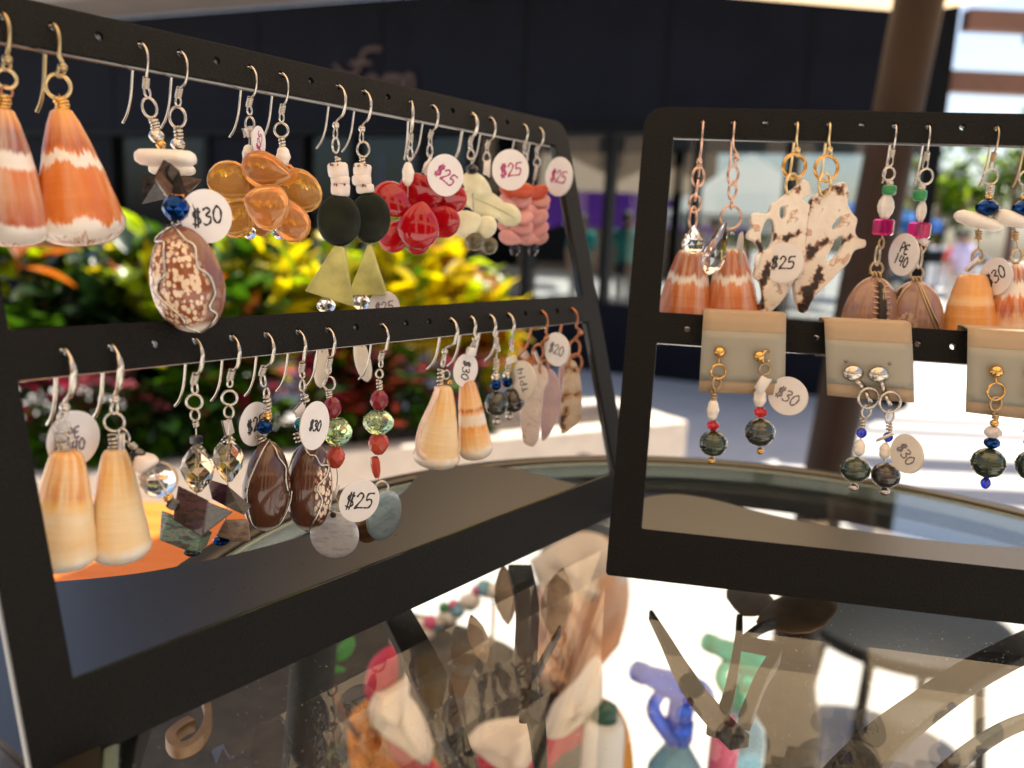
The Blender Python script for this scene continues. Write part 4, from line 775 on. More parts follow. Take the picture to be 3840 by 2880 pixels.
# tote bag: orange body, crimson lining, cream cloth folded over
bgm=thing('tote_bag',aty(1750,2880,470)*1.0,'orange and crimson tote bag stuffed with cream cloth under the left stand','bag'); M_orf=mat('orange_plush',(.55,.2,.03),.95,0,.35,120,.6); M_crim=mat('crimson_lining',(.5,.02,.06),.5,0,.15,30); M_crc=mat('cream_cloth',(.74,.62,.5),.85,0,.06,40); M_peach=mat('peach_bag',(.72,.42,.27),.8,0,.08,30)
def drape(pxs,y,name,m,parent,dep=14,O=None):
    """soft cloth lump following a photo outline, with real thickness"""
    pts=[aty(x,yy,y) for x,yy in pxs]; sm=crm(pts+[pts[0]],4)[:-1]; c=sum(sm,Vector())/len(sm); n=len(sm); vs=[];fs=[]
    rings=((1,0),(.96,-.45),(.8,-.8),(.5,-.97),(.2,-1))
    for f,d in rings: vs+=[c+(p-c)*f+Vector((0,dep*d+dep*.18*math.sin((p.x+p.z)*.12+f*3),0)) for p in sm]
    for f,d in rings[1:]: vs+=[c+(p-c)*f+Vector((0,-dep*d*.6,0)) for p in sm]
    for i in range(4):
        for j in range(n): fs.append((i*n+j,i*n+(j+1)%n,(i+1)*n+(j+1)%n,(i+1)*n+j))
    ix=[0]+[5,6,7,8]
    for i in range(4):
        for j in range(n): a,b_=ix[i],ix[i+1]; fs.append((a*n+j,b_*n+j,b_*n+(j+1)%n,a*n+(j+1)%n))
    fs.append(tuple(4*n+j for j in range(n))); fs.append(tuple(8*n+j for j in range(n))[::-1]); mb=MB(); mb.add(vs,fs); return mb.build(name,m,parent)
Z3=lambda L:[(1150+x*.339,2400+y*.339) for x,y in L]
drape(Z3([(700,640),(600,730),(470,860),(500,1000),(560,1250),(600,1600),(620,2300),(1700,2300),(1500,1500),(1100,1100),(850,900)]),470,'body',M_orf,bgm,30)
drape(Z3([(640,520),(680,300),(780,160),(920,70),(1000,130),(1010,400),(960,480),(760,560),(700,640)]),462,'crimson_flap',M_crim,bgm,8)
drape(Z3([(760,560),(900,540),(1060,440),(1100,360),(1130,520),(1130,640),(1250,800),(1320,950),(1400,1200),(1380,1290),(1320,1290),(1100,1120),(880,980),(740,860),(700,700)]),455,'cream_cloth',M_crc,bgm,14)
drape(Z3([(880,1010),(1130,1170),(1330,1310),(1480,1420),(1700,1700),(1300,1800),(1000,1500)]),452,'crimson_trim',M_crim,bgm,6)
drape(Z4([(1190,1370),(1300,1290),(1560,1270),(1600,1420),(1560,1500),(1440,1530),(1300,1450)]),450,'cream_cloth',M_crc,bgm,14); drape(Z4([(1240,1440),(1400,1520),(1600,1500),(1620,1700),(1300,1700)]),446,'crimson_trim',M_crim,bgm,6)
drape(Z4([(1640,1330),(1700,1180),(1830,1050),(1960,890),(1990,1000),(1960,1180),(1800,1280),(1680,1340)]),450,'cream_cloth',M_crc,bgm,14); drape(Z4([(1640,1350),(1800,1300),(1960,1200),(1930,1320),(1700,1480),(1640,1560)]),446,'crimson_trim',M_crim,bgm,6)
hd=MB(); hd.tube(crm([aty(2225,2640,470),aty(2290,2680,468),aty(2330,2780,466),aty(2350,2990,470)],6),[6]*19,8,flat=.6); hd.build('handle',mat('orange_strap',(.8,.33,.03),.5,0,.1,40),bgm)
b2=thing('paper_bag',aty(2150,2880,620),'peach paper bag with a crumpled bright top behind the tote bag','bag'); drape(Z4([(1700,250),(1850,170),(2050,200),(2150,450),(2080,640),(1900,900),(1860,1400),(1800,1900),(1300,1900),(1500,900),(1600,560)]),620,'body',M_peach,b2,50); drape(Z4([(1560,330),(1750,200),(1980,170),(2140,420),(1980,500),(1880,560),(1720,480),(1600,420)]),600,'crumpled_top',M_crc,b2,22)
# holly spray
hl=thing('holly_spray',aty(1200,2560,430),'sprig of green leaves and red berries with a brown ribbon under the left stand','decoration'); MBerry=mat('red_berry',(.5,.03,.05),.3,0,.1,60); M_rib=mat('brown_ribbon',(.16,.07,.04),.6,0,.15,60); M_hol=mat('holly_leaf',(.06,.26,.05),.4,0,.25,80)
for x,y in((1225,2480),(1205,2492),(1240,2462),(1232,2530)): mb=MB(); ball(mb,aty(x,y,428),2.6); mb.build('berry',MBerry,hl)
for x,y,a,L in((1295,2435,60,9),(1165,2510,150,9),(1262,2510,0,5)): 
    c=aty(x,y,430); d=Vector((math.cos(R(a)),0,math.sin(R(a)))); mb=MB(); mb.lathe(c-d*L,c+d*L,[(0,.2),(.2,L*.3),(.5,L*.48),(.8,L*.33),(1,.2)],flat=.2,seg=12); mb.build('holly_leaf',M_hol,hl)
for pt in([(1225,2540),(1180,2560),(1120,2590)],[(1215,2550),(1180,2600),(1150,2660),(1155,2740)]): mb=MB(); mb.tube(crm([aty(*q,430) for q in pt],5),2.6,8,flat=.3); mb.build('ribbon',M_rib,hl)
mb=MB(); mb.tube(crm([aty(1225,2530,430),aty(1300,2700,445),aty(1420,2860,462)],5),1.6,7); mb.build('stem',M_rib,hl)
dk=thing('wicker_hamper',(-120,470,GZ),'dark wicker hamper standing under the table behind the scrollwork','basket'); mb=MB(); hz=-345
mb.lathe(Vector((-130,520,GZ+2)),Vector((-130,520,hz)),[(0,150),(.02,160),(.97,185),(1,185)],seg=32); mb.build('hamper_body',mat('dark_wicker',(.03,.022,.016),.7,0,.5,60,.6),dk); mb=MB(); mb.lathe(Vector((-130,520,hz+.5)),Vector((-130,520,hz+16)),[(0,190),(.6,190),(1,170)],seg=32); mb.build('lid',mat('dark_wicker_lid',(.025,.02,.016),.6,0,.5,60,.6),dk)
# trinket strings behind the scrollwork (white and green beads seen above the bag)
tr=thing('bead_garland',aty(1760,2280,600),'garland of white, green and blue beads lying behind the scrollwork','garland'); mg=[M_disc,M_greenb,M_disc,M_pnk,M_bliq,M_disc]
for q in range(26):
    x=1480+q*15+rnd.uniform(-10,10); y=2420-q*9+rnd.uniform(-26,26); mb=MB(); ball(mb,aty(x,y,600),rnd.uniform(3.5,6.5),12); mb.build('garland_bead',mg[q%6],tr)
gp=[aty(1480+q*15,2420-q*9,603) for q in range(26)]; mb=MB(); mb.tube([Vector((gp[0].x,603,GZ+6))]+gp+[Vector((gp[-1].x,603,GZ+6))],1.2,5); mb.build('cord',M_rib,tr)
# wooden chair beyond the rim, dark stool, black bag
wc=thing('wooden_chair',(-640,1300,GZ),'orange wooden chair seat in sunlight beyond the table rim','chair'); zc_=-560
for q in range(7): mb=MB(); mb.box((-760,1150+q*72,zc_-11),560,68,22); mb.build('plank',M_wood,wc,bevel=3)
for x in(-1010,-510):
    for y in(1140,1560): mb=MB(); mb.box((x,y,(GZ+zc_-24)/2),40,40,zc_-24-GZ-1); mb.build('leg',M_wood,wc)
st=thing('black_stool',(1053,2097,GZ),'round black low stool on the sunlit ground behind the pole','stool'); mb=MB(); c=Vector((1053,2097,-950)); mb.lathe(c+Vector((0,0,-40)),c,[(0,255),(.4,268),(.85,268),(1,255)],seg=48,e2=(0,1,0)); mb.build('seat',M_blackm,st)
for a in(45,135,225,315): mb=MB(); p=c+Vector((190*math.cos(R(a)),190*math.sin(R(a)),-42)); mb.tube([p,p+Vector((40*math.cos(R(a)),40*math.sin(R(a)),-306))],14,8); mb.build('leg',M_iron,st)
bk=thing('black_bag',aty(2190,1850,3000),'black bag slumped on the ground in front of the planter end','bag'); bk.location.z=0; ORG[bk.name]=Vector((ORG[bk.name].x,3000,GZ)); q=aty(2185,1745,3000)
mb=MB(); mb.lathe(Vector((q.x,3000,GZ+1)),Vector((q.x,3000,q.z)),[(0,.8*130),(.1,150),(.4,140),(.7,95),(.9,50),(1,20)],seg=24,flat=.7,wob=lambda t,a:1+.08*math.sin(3*a+5*t)); mb.build('bag_body',mat('black_nylon',(.015,.015,.017),.5,0,.3,20,.4),bk); mb=MB(); mb.tube(crm([q+Vector((-40,0,-40)),q+Vector((-20,0,30)),q+Vector((30,0,30)),q+Vector((50,0,-40))],5),6,8); mb.build('handle',M_blackm,bk)
# ================================================================ earrings, left stand, top rail
build_stand(SL,'black earring stand angled on the left, with coloured glass flowers on its top rail')
build_stand(SR,'black earring stand facing the viewer, with tan earring cards over its middle rail')
def T(n,l,i,**k): return Ear(n,l,SL,'top',i,**k)
e=T('cone_shell_earring','cone shell earring with dark brown bands on a bronze hook beside the left frame edge',0)
e.hook(M_bronze,(27,222),(24,262),'ball',r=.42); e.ring(24,296,32,M_brass,6,yaw=35); e.ring(26,344,20,M_copper,4,yaw=60,name='wire_loop'); e.wraps(14,352,14,405,20,M_gold,4,w=6)
e.cone(12,408,42,46,925,140,M_cone1,round_=.16)
e=T('cone_shell_earring','orange cone shell earring with white zigzag patches hanging by a brass ring',1)
e.hook(M_bronze,(235,252),(222,288),'ball',r=.42); e.ring(218,324,42,M_brass,6.5,yaw=10); e.wraps(226,366,238,412,20,M_gold,4,w=6); e.wire([(222,352),(240,420)],M_gold)
e.cone(228,410,44,322,922,155,M_cone2,round_=.17)
e=T('shell_drop_earring','speckled cowrie earring wrapped in silver wire under a big blue bead',3); DY=0
hm=SL.hole('mid',4); dyc=hm.y-10.5-e.Y; ecow,ecow_dy=e,dyc
e.hook(M_silver,(547,318),(556,366)); e.ring(561,404,24,M_silver,4.5,yaw=20,asp=1.45,tilt=-12); e.wraps(576,446,586,490,13,M_silver,4,w=5); e.bead(587,510,27,24,M_silver,'facet'); e.bead(604,543,18,17,M_gold,'facet')
e.wire([(570,440),(588,510),(604,543),(622,590,dyc*.4),(642,690,dyc*.7),(660,780,dyc),(670,840,dyc)],M_silver)
e.disc(621,592,110,32,M_disc,0,dyc*.4,'shell_disc')
mb=MB(); P=lambda x,y,d: e.p(x,y,dyc*.8+d)
mb.hull([P(613,598,-1),P(640,612,-2),P(672,640,-2.5),P(700,729,-3),P(612,725,-2),P(572,676,-1),P(640,690,3),P(690,740,0)]); e.B(mb,'shell_chip',M_horn)
mb=MB(); mb.hull([P(580,670,-2.4),P(600,640,-2.8),P(650,700,-3.2),P(640,752,-2.6),P(612,728,-1.5)]); e.B(mb,'shell_chip',M_horn2)
mb=MB(); mb.hull([P(690,735,-1.5),P(706,722,-1.5),P(734,792,-1),P(726,796,0),P(700,775,1)]); e.B(mb,'shell_chip',M_horn)
e.bead(660,780,49,46,M_bluex,'facet',dy=dyc,name='blue_bead')
_,sf=e.cowrie(703,1048,146,200,M_cow,tilt=-11,turn=-12,dy=dyc,depth=.72)
e.cwire(sf,[(.05,-1),(-.12,-.93),(-.42,-.86),(-.44,-.76),(-.12,-.72),(-.10,-.5),(-.12,-.15),(-.42,.02),(-.40,.25),(.02,.66),(-.02,.82),(.12,.99)],M_silver,.27)
e.cwire(sf,[(.02,-1),(.18,-.9),(.42,-.7),(.62,-.55),(.68,-.2),(.86,0),(.88,.3),(.70,.55),(.72,.7),(.5,.86),(.12,.99)],M_silver,.27)
e.wraps(660,830,672,862,13,M_silver,2,dy=dyc,w=5)
e=T('shell_drop_earring','silver beaded earring with a smoky shell chip behind the white shell disc',4)
e.hook(M_silver,(669,354),(668,398)); e.ring(666,440,29,M_silver,5,asp=1.25); e.wraps(670,482,669,520,13,M_silver,3,w=5); e.bead(667,541,26,22,M_silver,'facet'); e.disc(645,636,84,22,M_disc,0,4,'shell_disc')
e.wire([(667,470),(668,541),(660,640),(658,700)],M_silver)
mb=MB(); P=lambda x,y,d: e.p(x,y,4+d)
mb.hull([P(535,663,0),P(600,655,-1.5),P(625,745,-1),P(531,766,.5),P(560,720,3)]); e.B(mb,'shell_chip',M_horn)
mb=MB(); mb.hull([P(671,655,0),P(758,673,0),P(735,700,1),P(700,730,.5),P(680,700,-1.5)]); e.B(mb,'shell_chip',M_horn2)
e=T('flower_earring','amber glass flower earring with a white tag strip round its pearl',6); e5=e
e.hook(M_silver,(934,388),(937,430)); e.ring(937,464,16,M_silver,4,asp=1.5); e.bead(932,580,22,36,M_pearl,'pearl',name='pearl'); e.wire([(938,480),(933,560),(933,700),(936,850),(936,870)],M_silver,2.5)
e.petal(872,684,92,76,155,M_amber,name='petal',roll=20); e.petal(1000,640,96,70,172,M_amber2,dy=-2,th=.4,roll=-20); e.petal(893,812,82,74,222,M_amber,dy=-.5,roll=15); e.petal(998,772,86,84,-20+0,M_amber2,dy=-4.5,th=.42); e.petal(984,838,50,40,250,M_amber,dy=2)
e.bead(936,872,26,24,M_clear,'facet',name='crystal')
e=T('flower_earring','amber glass flower earring on the bare pearl with no tag',7)
e.hook(M_silver,(1057,416),(1056,458)); e.ring(1055,488,25,M_silver,4.5); e.wraps(1056,513,1058,548,9,M_silver,3); e.bead(1062,587,26,37,M_pearl,'pearl',name='pearl'); e.wire([(1056,512),(1062,590),(1050,700),(1046,870)],M_silver,2.5)
e.petal(1118,722,84,84,38,M_amber,dy=.5,roll=15); e.petal(1094,826,82,64,-72,M_amber2,dy=-2.5,th=.5,roll=-10); e.petal(1066,655,44,50,60,M_amber2,dy=3)
e.bead(1046,874,25,23,M_clear,'facet',name='crystal')
def greendisc(i,lab,ball_,ring_,puk,dsc,tri,cr_,drop,eg=0):
    e=T('stone_disc_earring',lab,i); e.hook(M_silver,ball_,(ball_[0]-2,ball_[1]+52),'ball',flat=1.6)
    e.ring(*ring_,22,M_silver,4,asp=1.2,yaw=eg); e.wraps(puk[0][0],puk[0][1]-50,puk[0][0],puk[0][1]-25,8,M_silver,2)
    for x,y,hw,hh in puk: e.bead(x,y,hw,hh,M_puka,'puka',tilt=rnd.uniform(-9,9),name='puka_bead')
    mb=MB()
    for x,y,hw,hh in puk[::2]:
        for q in range(5): c=e.p(x+hw*rnd.uniform(-.8,.8),y-hh*.7+rnd.uniform(-3,5)); mb.lathe(c+Vector((0,-hw*.8*e.k(),0)),c+Vector((0,-hw*1.04*e.k(),0)),[(0,.3),(1,.3)],seg=8,flat=.6)
    e.B(mb,'speckle',M_pukas,kind='stuff')
    x,y,hw,hh=dsc; k=e.k(); mb=MB(); c=e.p(x,y); mb.lathe(c+Vector((0,1.5,0)),c-Vector((0,1.5,0)),[(0,hw*k*.72),(.06,hw*k*.9),(.2,hw*k),(.8,hw*k),(.94,hw*k*.9),(1,hw*k*.72)],seg=40,e2=(0,0,1),flat=hh/hw); e.B(mb,'stone_disc',M_gdisc)
    mb=MB(); T0=[e.p(*q) for q in tri]; mb.prism([q+Vector((0,-1,0)) for q in T0],(0,2.2,0)); e.B(mb,'stone_triangle',M_tri,bevel=.35)
    e.bead(*cr_,36,27,M_clear,'rond',name='crystal'); e.wire([(puk[0][0],puk[0][1]-40),(dsc[0],dsc[1]),(tri[0][0]+10,tri[0][1]+40),(cr_[0],cr_[1]),(drop[0],drop[1]-40)],M_silver,2.5)
    e.petal(drop[0],drop[1],96,30,270+drop[2],M_disc,dy=1,th=.3,name='shell_drop')
    return e
e7=greendisc(9,'dark green stone disc earring in front, with three stacked puka beads',(1259,470),(1259,545),[(1268,639,39,27),(1276,675,36,17),(1277,709,34,25)],(1272,827,80,94),[(1257,918),(1292,926),(1328,1150),(1146,1091)],(1223,1147),(1207,1362,-3),70)
e8=greendisc(10,'dark green stone disc earring partly hidden behind its twin disc, beside the red flower',(1357,484),(1362,560),[(1359,639,32,24),(1357,676,36,19),(1370,708,33,16)],(1389,817,73,92),[(1380,918),(1392,916),(1452,1106),(1306,1109)],(1354,1134),(1357,1340,14))
def redfl(i,lab,hk,wirep,pr,pet,bd,sw=0):
    e=T('flower_earring',lab,i); e.hook(M_silver,hk,(hk[0]-1,hk[1]+38),'coil',sw=sw,flat=1.4); e.ring(hk[0]-2,hk[1]+58,13,M_silver,3.5,asp=1.7,yaw=50)
    e.bead(*pr,M_pearl,'pearl',name='pearl'); e.wire([(hk[0]-2,hk[1]+70),(pr[0],pr[1]),bd],M_silver,2.5); 
    for q in pet: e.petal(q[0],q[1],q[2]*1.24,q[3]*1.3,q[4],M_red,dy=q[5],th=.33,roll=q[6])
    e.bead(*bd,16,15,M_silver,'round',name='silver_bead'); return e
redfl(12,'red glass flower earring whose pearl hangs clear on the left of the tag',(1540,520),0,(1530,653,21,44),[(1472,752,62,48,142,-1,15),(1486,880,58,46,225,0,20),(1571,845,70,58,262,-3.5,0),(1566,905,40,34,270,1,0)],(1527,916),sw=-35)
e10=redfl(13,'red glass flower earring with its wire behind a round magenta priced tag',(1614,508),0,(1606,632,18,28),[(1576,722,68,50,165,-2,-15),(1688,745,50,44,35,.5,10),(1660,826,54,46,-38,-1,15)],(1609,908))
e=T('shell_leaf_earring','cream shell leaf earring with a dark bead, nearest the red flower',15)
e.hook(M_silver,(1764,530),(1764,562),'coil',r=.45,flat=1.5); e.ring(1766,580,12,M_silver,3.5,asp=1.4); e.bead(1769,636,24,17,M_hem,'rond'); e.wire([(1766,590),(1769,636),(1775,780),(1780,905)],M_silver,2.5)
e.petal(1790,693,62,36,150,M_cream,th=.35); e.petal(1752,838,58,50,205,M_cream,dy=-.5,th=.35); e.petal(1818,848,44,42,-30,M_cream,dy=1,th=.35); e.bead(1780,905,36,34,M_olive,'round',name='stone_bead')
e=T('shell_leaf_earring','cream shell leaf earring behind the white $25 tag with a stone tip on the right',16); e12=e
e.hook(M_silver,(1827,545),(1826,575),'coil',flat=1.3); e.ring(1825,590,12,M_silver,3.5,asp=1.4); e.bead(1826,662,22,18,M_hem,'rond'); e.wire([(1826,600),(1826,662),(1830,780),(1834,921)],M_silver,2.5)
for q in [(1834,770,92,46,158),(1896,800,62,40,-26),(1760,745,46,34,150)]:
    e.petal(*q,M_cream,dy=-2 if q[0]>1800 else 0,th=.35,roll=10)
    c,a=e.p(q[0],q[1],-3.4 if q[0]>1800 else -1.4),R(q[4]); d=Vector((math.cos(a),0,math.sin(a)))*q[2]*e.k()*.8; mb=MB(); mb.tube([c-d,c+Vector((0,-.15,.3)),c+d],.11,5); e.B(mb,'vein',M_vein)
e.bead(1834,921,33,32,M_olive,'round',name='stone_bead')
def pinkfl(i,lab,hk,cx,flip):
    e=T('flower_earring',lab,i); e.hook(M_silver,hk,(hk[0]-1,hk[1]+30),'coil',flat=1.2); e.ring(hk[0],hk[1]+48,11,M_silver,3,asp=1.4)
    e.wire([(hk[0],hk[1]+58),(cx,700),(cx,800),(cx,936)],M_silver,2.2); n=0
    for q,yy in enumerate((722,752,785,820,856,888)):
        for sgn_ in(-1,1):
            n+=1; e.petal(cx+sgn_*22*flip+rnd.uniform(-8,8),yy+rnd.uniform(-6,6),44,27,(20 if sgn_*flip>0 else 160)+rnd.uniform(-14,14),M_pinkr if q==0 else M_pink,dy=-1.6*(n%3)+1,th=.4,roll=rnd.uniform(-30,30))
    e.bead(cx,936,21,23,M_blackb,'facet',name='black_bead'); return e
pinkfl(18,'pink petal flower earring ending in a black bead, on the second hole from the corner',(1968,545),1930,1)
e14=pinkfl(19,'pink petal flower earring under the tag nearest the rounded frame corner',(2014,560),1998,1)
pricetag('white tag with black $30 beside the big speckled cowrie',ecow,775,811,96,98,'$30',(655,795),rot=12,size=.62,dy=ecow_dy+3.5,tw=26)
pricetag('white tag turned edge on, with magenta writing, above the amber flower',e5,972,532,24,56,'$25',(934,512),rot=70,ink=M_pinkink,dy=.8,tw=30)
pricetag('white round tag with magenta $25 on the red flower earring',e10,1671,657,66,75,'$25',(1604,618),rot=-32,ink=M_pinkink,dy=-4,tw=30)
pricetag('white round tag with magenta $25 over the cream shell leaves',e12,1915,637,67,73,'$25',(1822,630),rot=10,ink=M_pinkink,dy=-4,tw=26)
pricetag('pinkish white tag with magenta $25 beside the rounded frame corner',e14,2094,662,48,70,'$25',(2010,648),rot=-8,ink=M_pinkink,dy=-2.5,tw=26)
pricetag('white tag with faint $25 cut off by the middle rail below the jade triangles',e8,1440,1152,60,62,'$25',(1385,1165),rot=10,ink=M_pale,dy=1.5,tw=20)
# ================================================================ left stand, middle rail
def Md(n,l,i,**k): return Ear(n,l,SL,'mid',i,**k)
e=Md('cone_shell_earring','pale orange cone shell earring hard against the left upright, before a PE tag',0)
e.hook(M_silver,(243,1525),(228,1575),'ball',flat=2,r=.4); e.ring(232,1600,26,M_silver,4.5,asp=.9,yaw=40); e.ring(238,1642,33,M_silver,4.5,asp=.55,tilt=15,name='wire_loop'); e.wraps(236,1655,238,1695,20,M_silver,4,w=5)
e.cone(252,1690,60,226,2128,136,M_cone3)
em1=e
e=Md('cone_shell_earring','pale yellow cone shell earring with a clear glass ball dangling beside it',1); em2=e
e.hook(M_silver,(432,1497),(428,1552),'ball',flat=2,r=.4); e.ring(429,1583,36,M_silver,5,yaw=15); e.wraps(428,1630,430,1690,18,M_silver,4,w=5)
e.cone(430,1683,46,453,2103,118,M_cone4)
DD=-1.5; e.ring(466,1632,16,M_silver,4,asp=1.9,tilt=-28,dy=DD); e.wire([(468,1650,DD),(500,1675,DD),(516,1705,DD),(548,1738,DD),(594,1797,DD),(632,1866,DD),(648,1892,DD)],M_silver,3)
e.wraps(490,1662,508,1682,11,M_silver,3,dy=DD,w=4); e.bead(515,1705,26,18,M_hem,'cyl',tilt=-30,dy=DD,name='black_bead'); e.bead(547,1738,47,32,M_puka,'puka',tilt=-14,dy=DD,name='puka_bead')
e.bead(594,1798,73,71,M_clear,'round',dy=DD,name='glass_ball'); e.bead(631,1866,20,18,M_gold,'facet',dy=DD,name='gold_bead'); e.bead(648,1891,24,17,M_hem,'cyl',tilt=-30,dy=DD,name='black_bead')
e=Md('abalone_earring','smoky crystal earring with a dark purple and green abalone cluster',3)
e.hook(M_silver,(729,1426),(732,1476),flat=1.4); e.ring(729,1507,29,M_silver,5,yaw=15); e.ring(732,1556,17,M_silver,4,asp=1.3); e.wraps(735,1580,735,1598,8,M_silver,2); e.wire([(735,1598),(737,1650),(741,1755),(735,1900),(722,2065)],M_silver,2.6)
e.bead(737,1648,26,14,M_hem,'cyl',name='hematite_bead'); e.bead(741,1757,66,94,M_smoky,'twist',name='crystal')
P=lambda x,y,d: e.p(x,y,d)
def chip(pts,m):
    mb=MB(); cx_=sum(q[0] for q in pts)/len(pts); cy_=sum(q[1] for q in pts)/len(pts); mb.hull([P(cx_+(q[0]-cx_)*1.08,cy_+(q[1]-cy_)*1.08,q[2]*1.35) for q in pts]); e.B(mb,'abalone_chip',m,bevel=.3)
chip([(670,1825,-3),(780,1880,-4.2),(756,2008,-4.2),(651,1945,-3),(700,1900,3),(768,1890,2)],M_aba1)
chip([(778,1882,-4.1),(872,1920,-1),(760,2006,-4.1),(770,1950,2)],M_aba2)
chip([(610,1920,-2),(640,1930,-2.6),(752,2000,-3.4),(742,2070,-3),(700,2062,-2.4),(603,2024,-1.6),(660,2000,3),(790,1996,-.5),(770,2045,0)],M_aba3)
e.bead(722,2068,34,18,M_blackb,'facet',name='black_bead')
e=Md('abalone_earring','smoky crystal earring behind, with grey and tan abalone chips and a tag',4); em4=e
e.hook(M_silver,(864,1411),(862,1452),flat=1.2); e.ring(861,1492,28,M_silver,5,yaw=15); e.ring(859,1545,18,M_silver,4,asp=1.3); e.wire([(859,1560),(856,1718),(852,1900),(830,2024)],M_silver,2.6); e.bead(856,1720,60,92,M_smoky,'twist',name='crystal')
chip([(778,1797,0),(856,1821,-1),(850,1900,-1),(795,1870,-.5),(820,1850,4)],M_aba1)
chip([(852,1821,-1),(940,1896,0),(915,1930,-1),(845,1898,-1.4),(900,1880,3)],M_aba2)
chip([(845,1950,-2),(928,1948,-2),(937,2028,-1.6),(880,2030,-2),(812,2008,-1.4),(880,1990,2)],M_aba4)
e.bead(829,2028,32,18,M_bluex,'facet',name='blue_bead')
e=Md('cowrie_earring','glossy brown cowrie earring in silver wire with gold and blue beads on top',5)
e.hook(M_silver,(983,1396),(990,1450),flat=1.5); e.ring(1000,1475,10,M_silver,4,asp=2); e.wraps(1003,1490,1003,1545,12,M_silver,4,w=5); e.bead(1002,1560,20,19,M_gold,'facet',name='gold_bead'); e.bead(992,1601,33,26,M_bluex,'rond',tilt=0,name='blue_bead'); e.wire([(1002,1480),(1002,1560),(992,1600),(985,1650)],M_silver,3)
_,sf=e.cowrie(998,1822,92,182,M_cow2,tilt=4,turn=35,depth=1.05)
e.cwire(sf,[(-.05,-1),(.12,-.86),(.2,-.72),(.5,-.5),(.48,-.3),(.62,0),(.9,.05),(.86,.35),(.5,.8),(.0,.99)],M_silver,.24); e.cwire(sf,[(-.05,-1),(-.4,-.8),(-.86,-.2),(-.9,.2),(-.6,.75),(0,.99)],M_silver,.24); e.wraps(975,1633,985,1655,14,M_silver,2,w=5)
e=Md('cowrie_earring','glossy brown cowrie earring behind the $30 tag with a peeking teal bead',6); em6=e
e.hook(M_silver,(1131,1382),(1135,1418),flat=1.4); e.ring(1134,1446,9,M_silver,4,asp=2.4); e.wraps(1142,1478,1146,1508,12,M_silver,2,w=5); e.bead(1124,1592,22,24,M_teal,'facet',name='teal_bead'); e.wire([(1136,1460),(1146,1510),(1126,1590),(1124,1640)],M_silver,3)
_,sf=e.cowrie(1168,1818,94,184,M_cow2,tilt=2,turn=-28,depth=1.05)
e.cwire(sf,[(-.3,-1),(.0,-.9),(.3,-.75),(.5,-.72),(.72,-.55),(.9,-.5),(.9,-.3),(.8,-.1),(.92,.2),(.6,.7),(0,.99)],M_silver,.24); e.cwire(sf,[(-.3,-1),(-.6,-.7),(-.88,-.2),(-.86,.3),(-.5,.85),(0,.99)],M_silver,.24); e.wraps(1118,1625,1122,1655,14,M_silver,2,w=5)
def drops(i,lab,coil,r1,wr,beads,bot):
    e=Md('bead_drop_earring',lab,i); e.hook(M_silver,coil,(coil[0]-1,coil[1]+40),flat=1.6); e.ring(*r1,M_silver,4,asp=1.2); e.wraps(*wr,9,M_silver,3)
    for x,y,hw,hh,m,kd,nm in beads: e.bead(x,y,hw,hh,m,kd,name=nm)
    e.wire([(wr[0],wr[1])]+[(q[0],q[1]) for q in beads]+bot,M_silver,2.6); return e
e=drops(7,'maroon and green bead earring, partly hidden, with a pearly white disc below',(1234,1362),(1235,1438,22),(1234,1462,1234,1490),[(1246,1528,35,41,M_maroon,'facet','maroon_bead'),(1265,1620,58,52,M_greenx,'rond','green_crystal'),(1258,1712,37,44,M_coral,'facet','coral_bead')],[(1265,1790),(1254,1880)]); em7=e
e.ring(1252,1895,18,M_dull,4,asp=1.6,yaw=30)
def pearldisc(e,x,y,hw,hh,m,yaw,dy=0):
    c=e.p(x,y,dy); k=e.k(dy); ax=Matrix.Rotation(R(yaw),3,'Z')@VIEW; mb=MB(); rr=hh*k; mb.lathe(c-ax*.6,c+ax*.6,[(0,rr*.1),(.05,rr*.8),(.3,rr*.99),(.6,rr),(.8,rr*.96),(.93,rr*.75),(1,rr*.1)],seg=44,e2=(0,0,1)); e.B(mb,'shell_disc',m)
pearldisc(e,1255,2007,97,97,M_nac,0)
e.bead(1249,1931,12,12,M_slot,'round',dy=-.9,name='disc_hole')
e=drops(9,'maroon, green and red bead earring hanging clear, ending in a turned green disc',(1429,1339),(1423,1402,13),(1423,1425,1423,1462),[(1422,1500,36,38,M_maroon,'facet','maroon_bead'),(1419,1583,61,45,M_greenx,'rond','green_crystal'),(1420,1661,40,44,M_coral,'facet','coral_bead')],[(1415,1705),(1418,1790),(1425,1815)])
e.bead(1409,1752,19,42,M_coral,'stick',tilt=8,name='stick_bead',lab='dark red glass stick bead'); e.ring(1430,1835,28,M_silver,5,asp=1.15,yaw=25); pearldisc(e,1441,1932,54,100,M_nacg,57); pearldisc(e,1382,1985,40,55,M_nacb,30,8)
e=Md('cone_shell_earring','yellow cone shell earring with a pale ridged lip down its left side',12)
e.hook(M_silver,(1668,1318),(1660,1376),'ball',flat=2,r=.42); e.wraps(1655,1385,1650,1442,11,M_silver,4,w=4.5); e.ring(1674,1405,14,M_silver,3,asp=1.2,yaw=30,name='wire_loop')
e.cone(1666,1446,34,1632,1752,92,M_cone4,round_=.12)
mb=MB(); mb.tube(crm([e.p(x,y,-d) for x,y,d in ((1640,1452,2.5),(1632,1490,4),(1604,1545,5),(1580,1600,5.6),(1568,1650,6),(1570,1690,6.2),(1598,1720,6))],6),[.9,.9,.8]+[.8]*34,8,flat=.6); e.B(mb,'shell_lip',M_lip)
e=Md('cone_shell_earring','apricot cone shell earring behind a tag turned sideways',13); em10=e
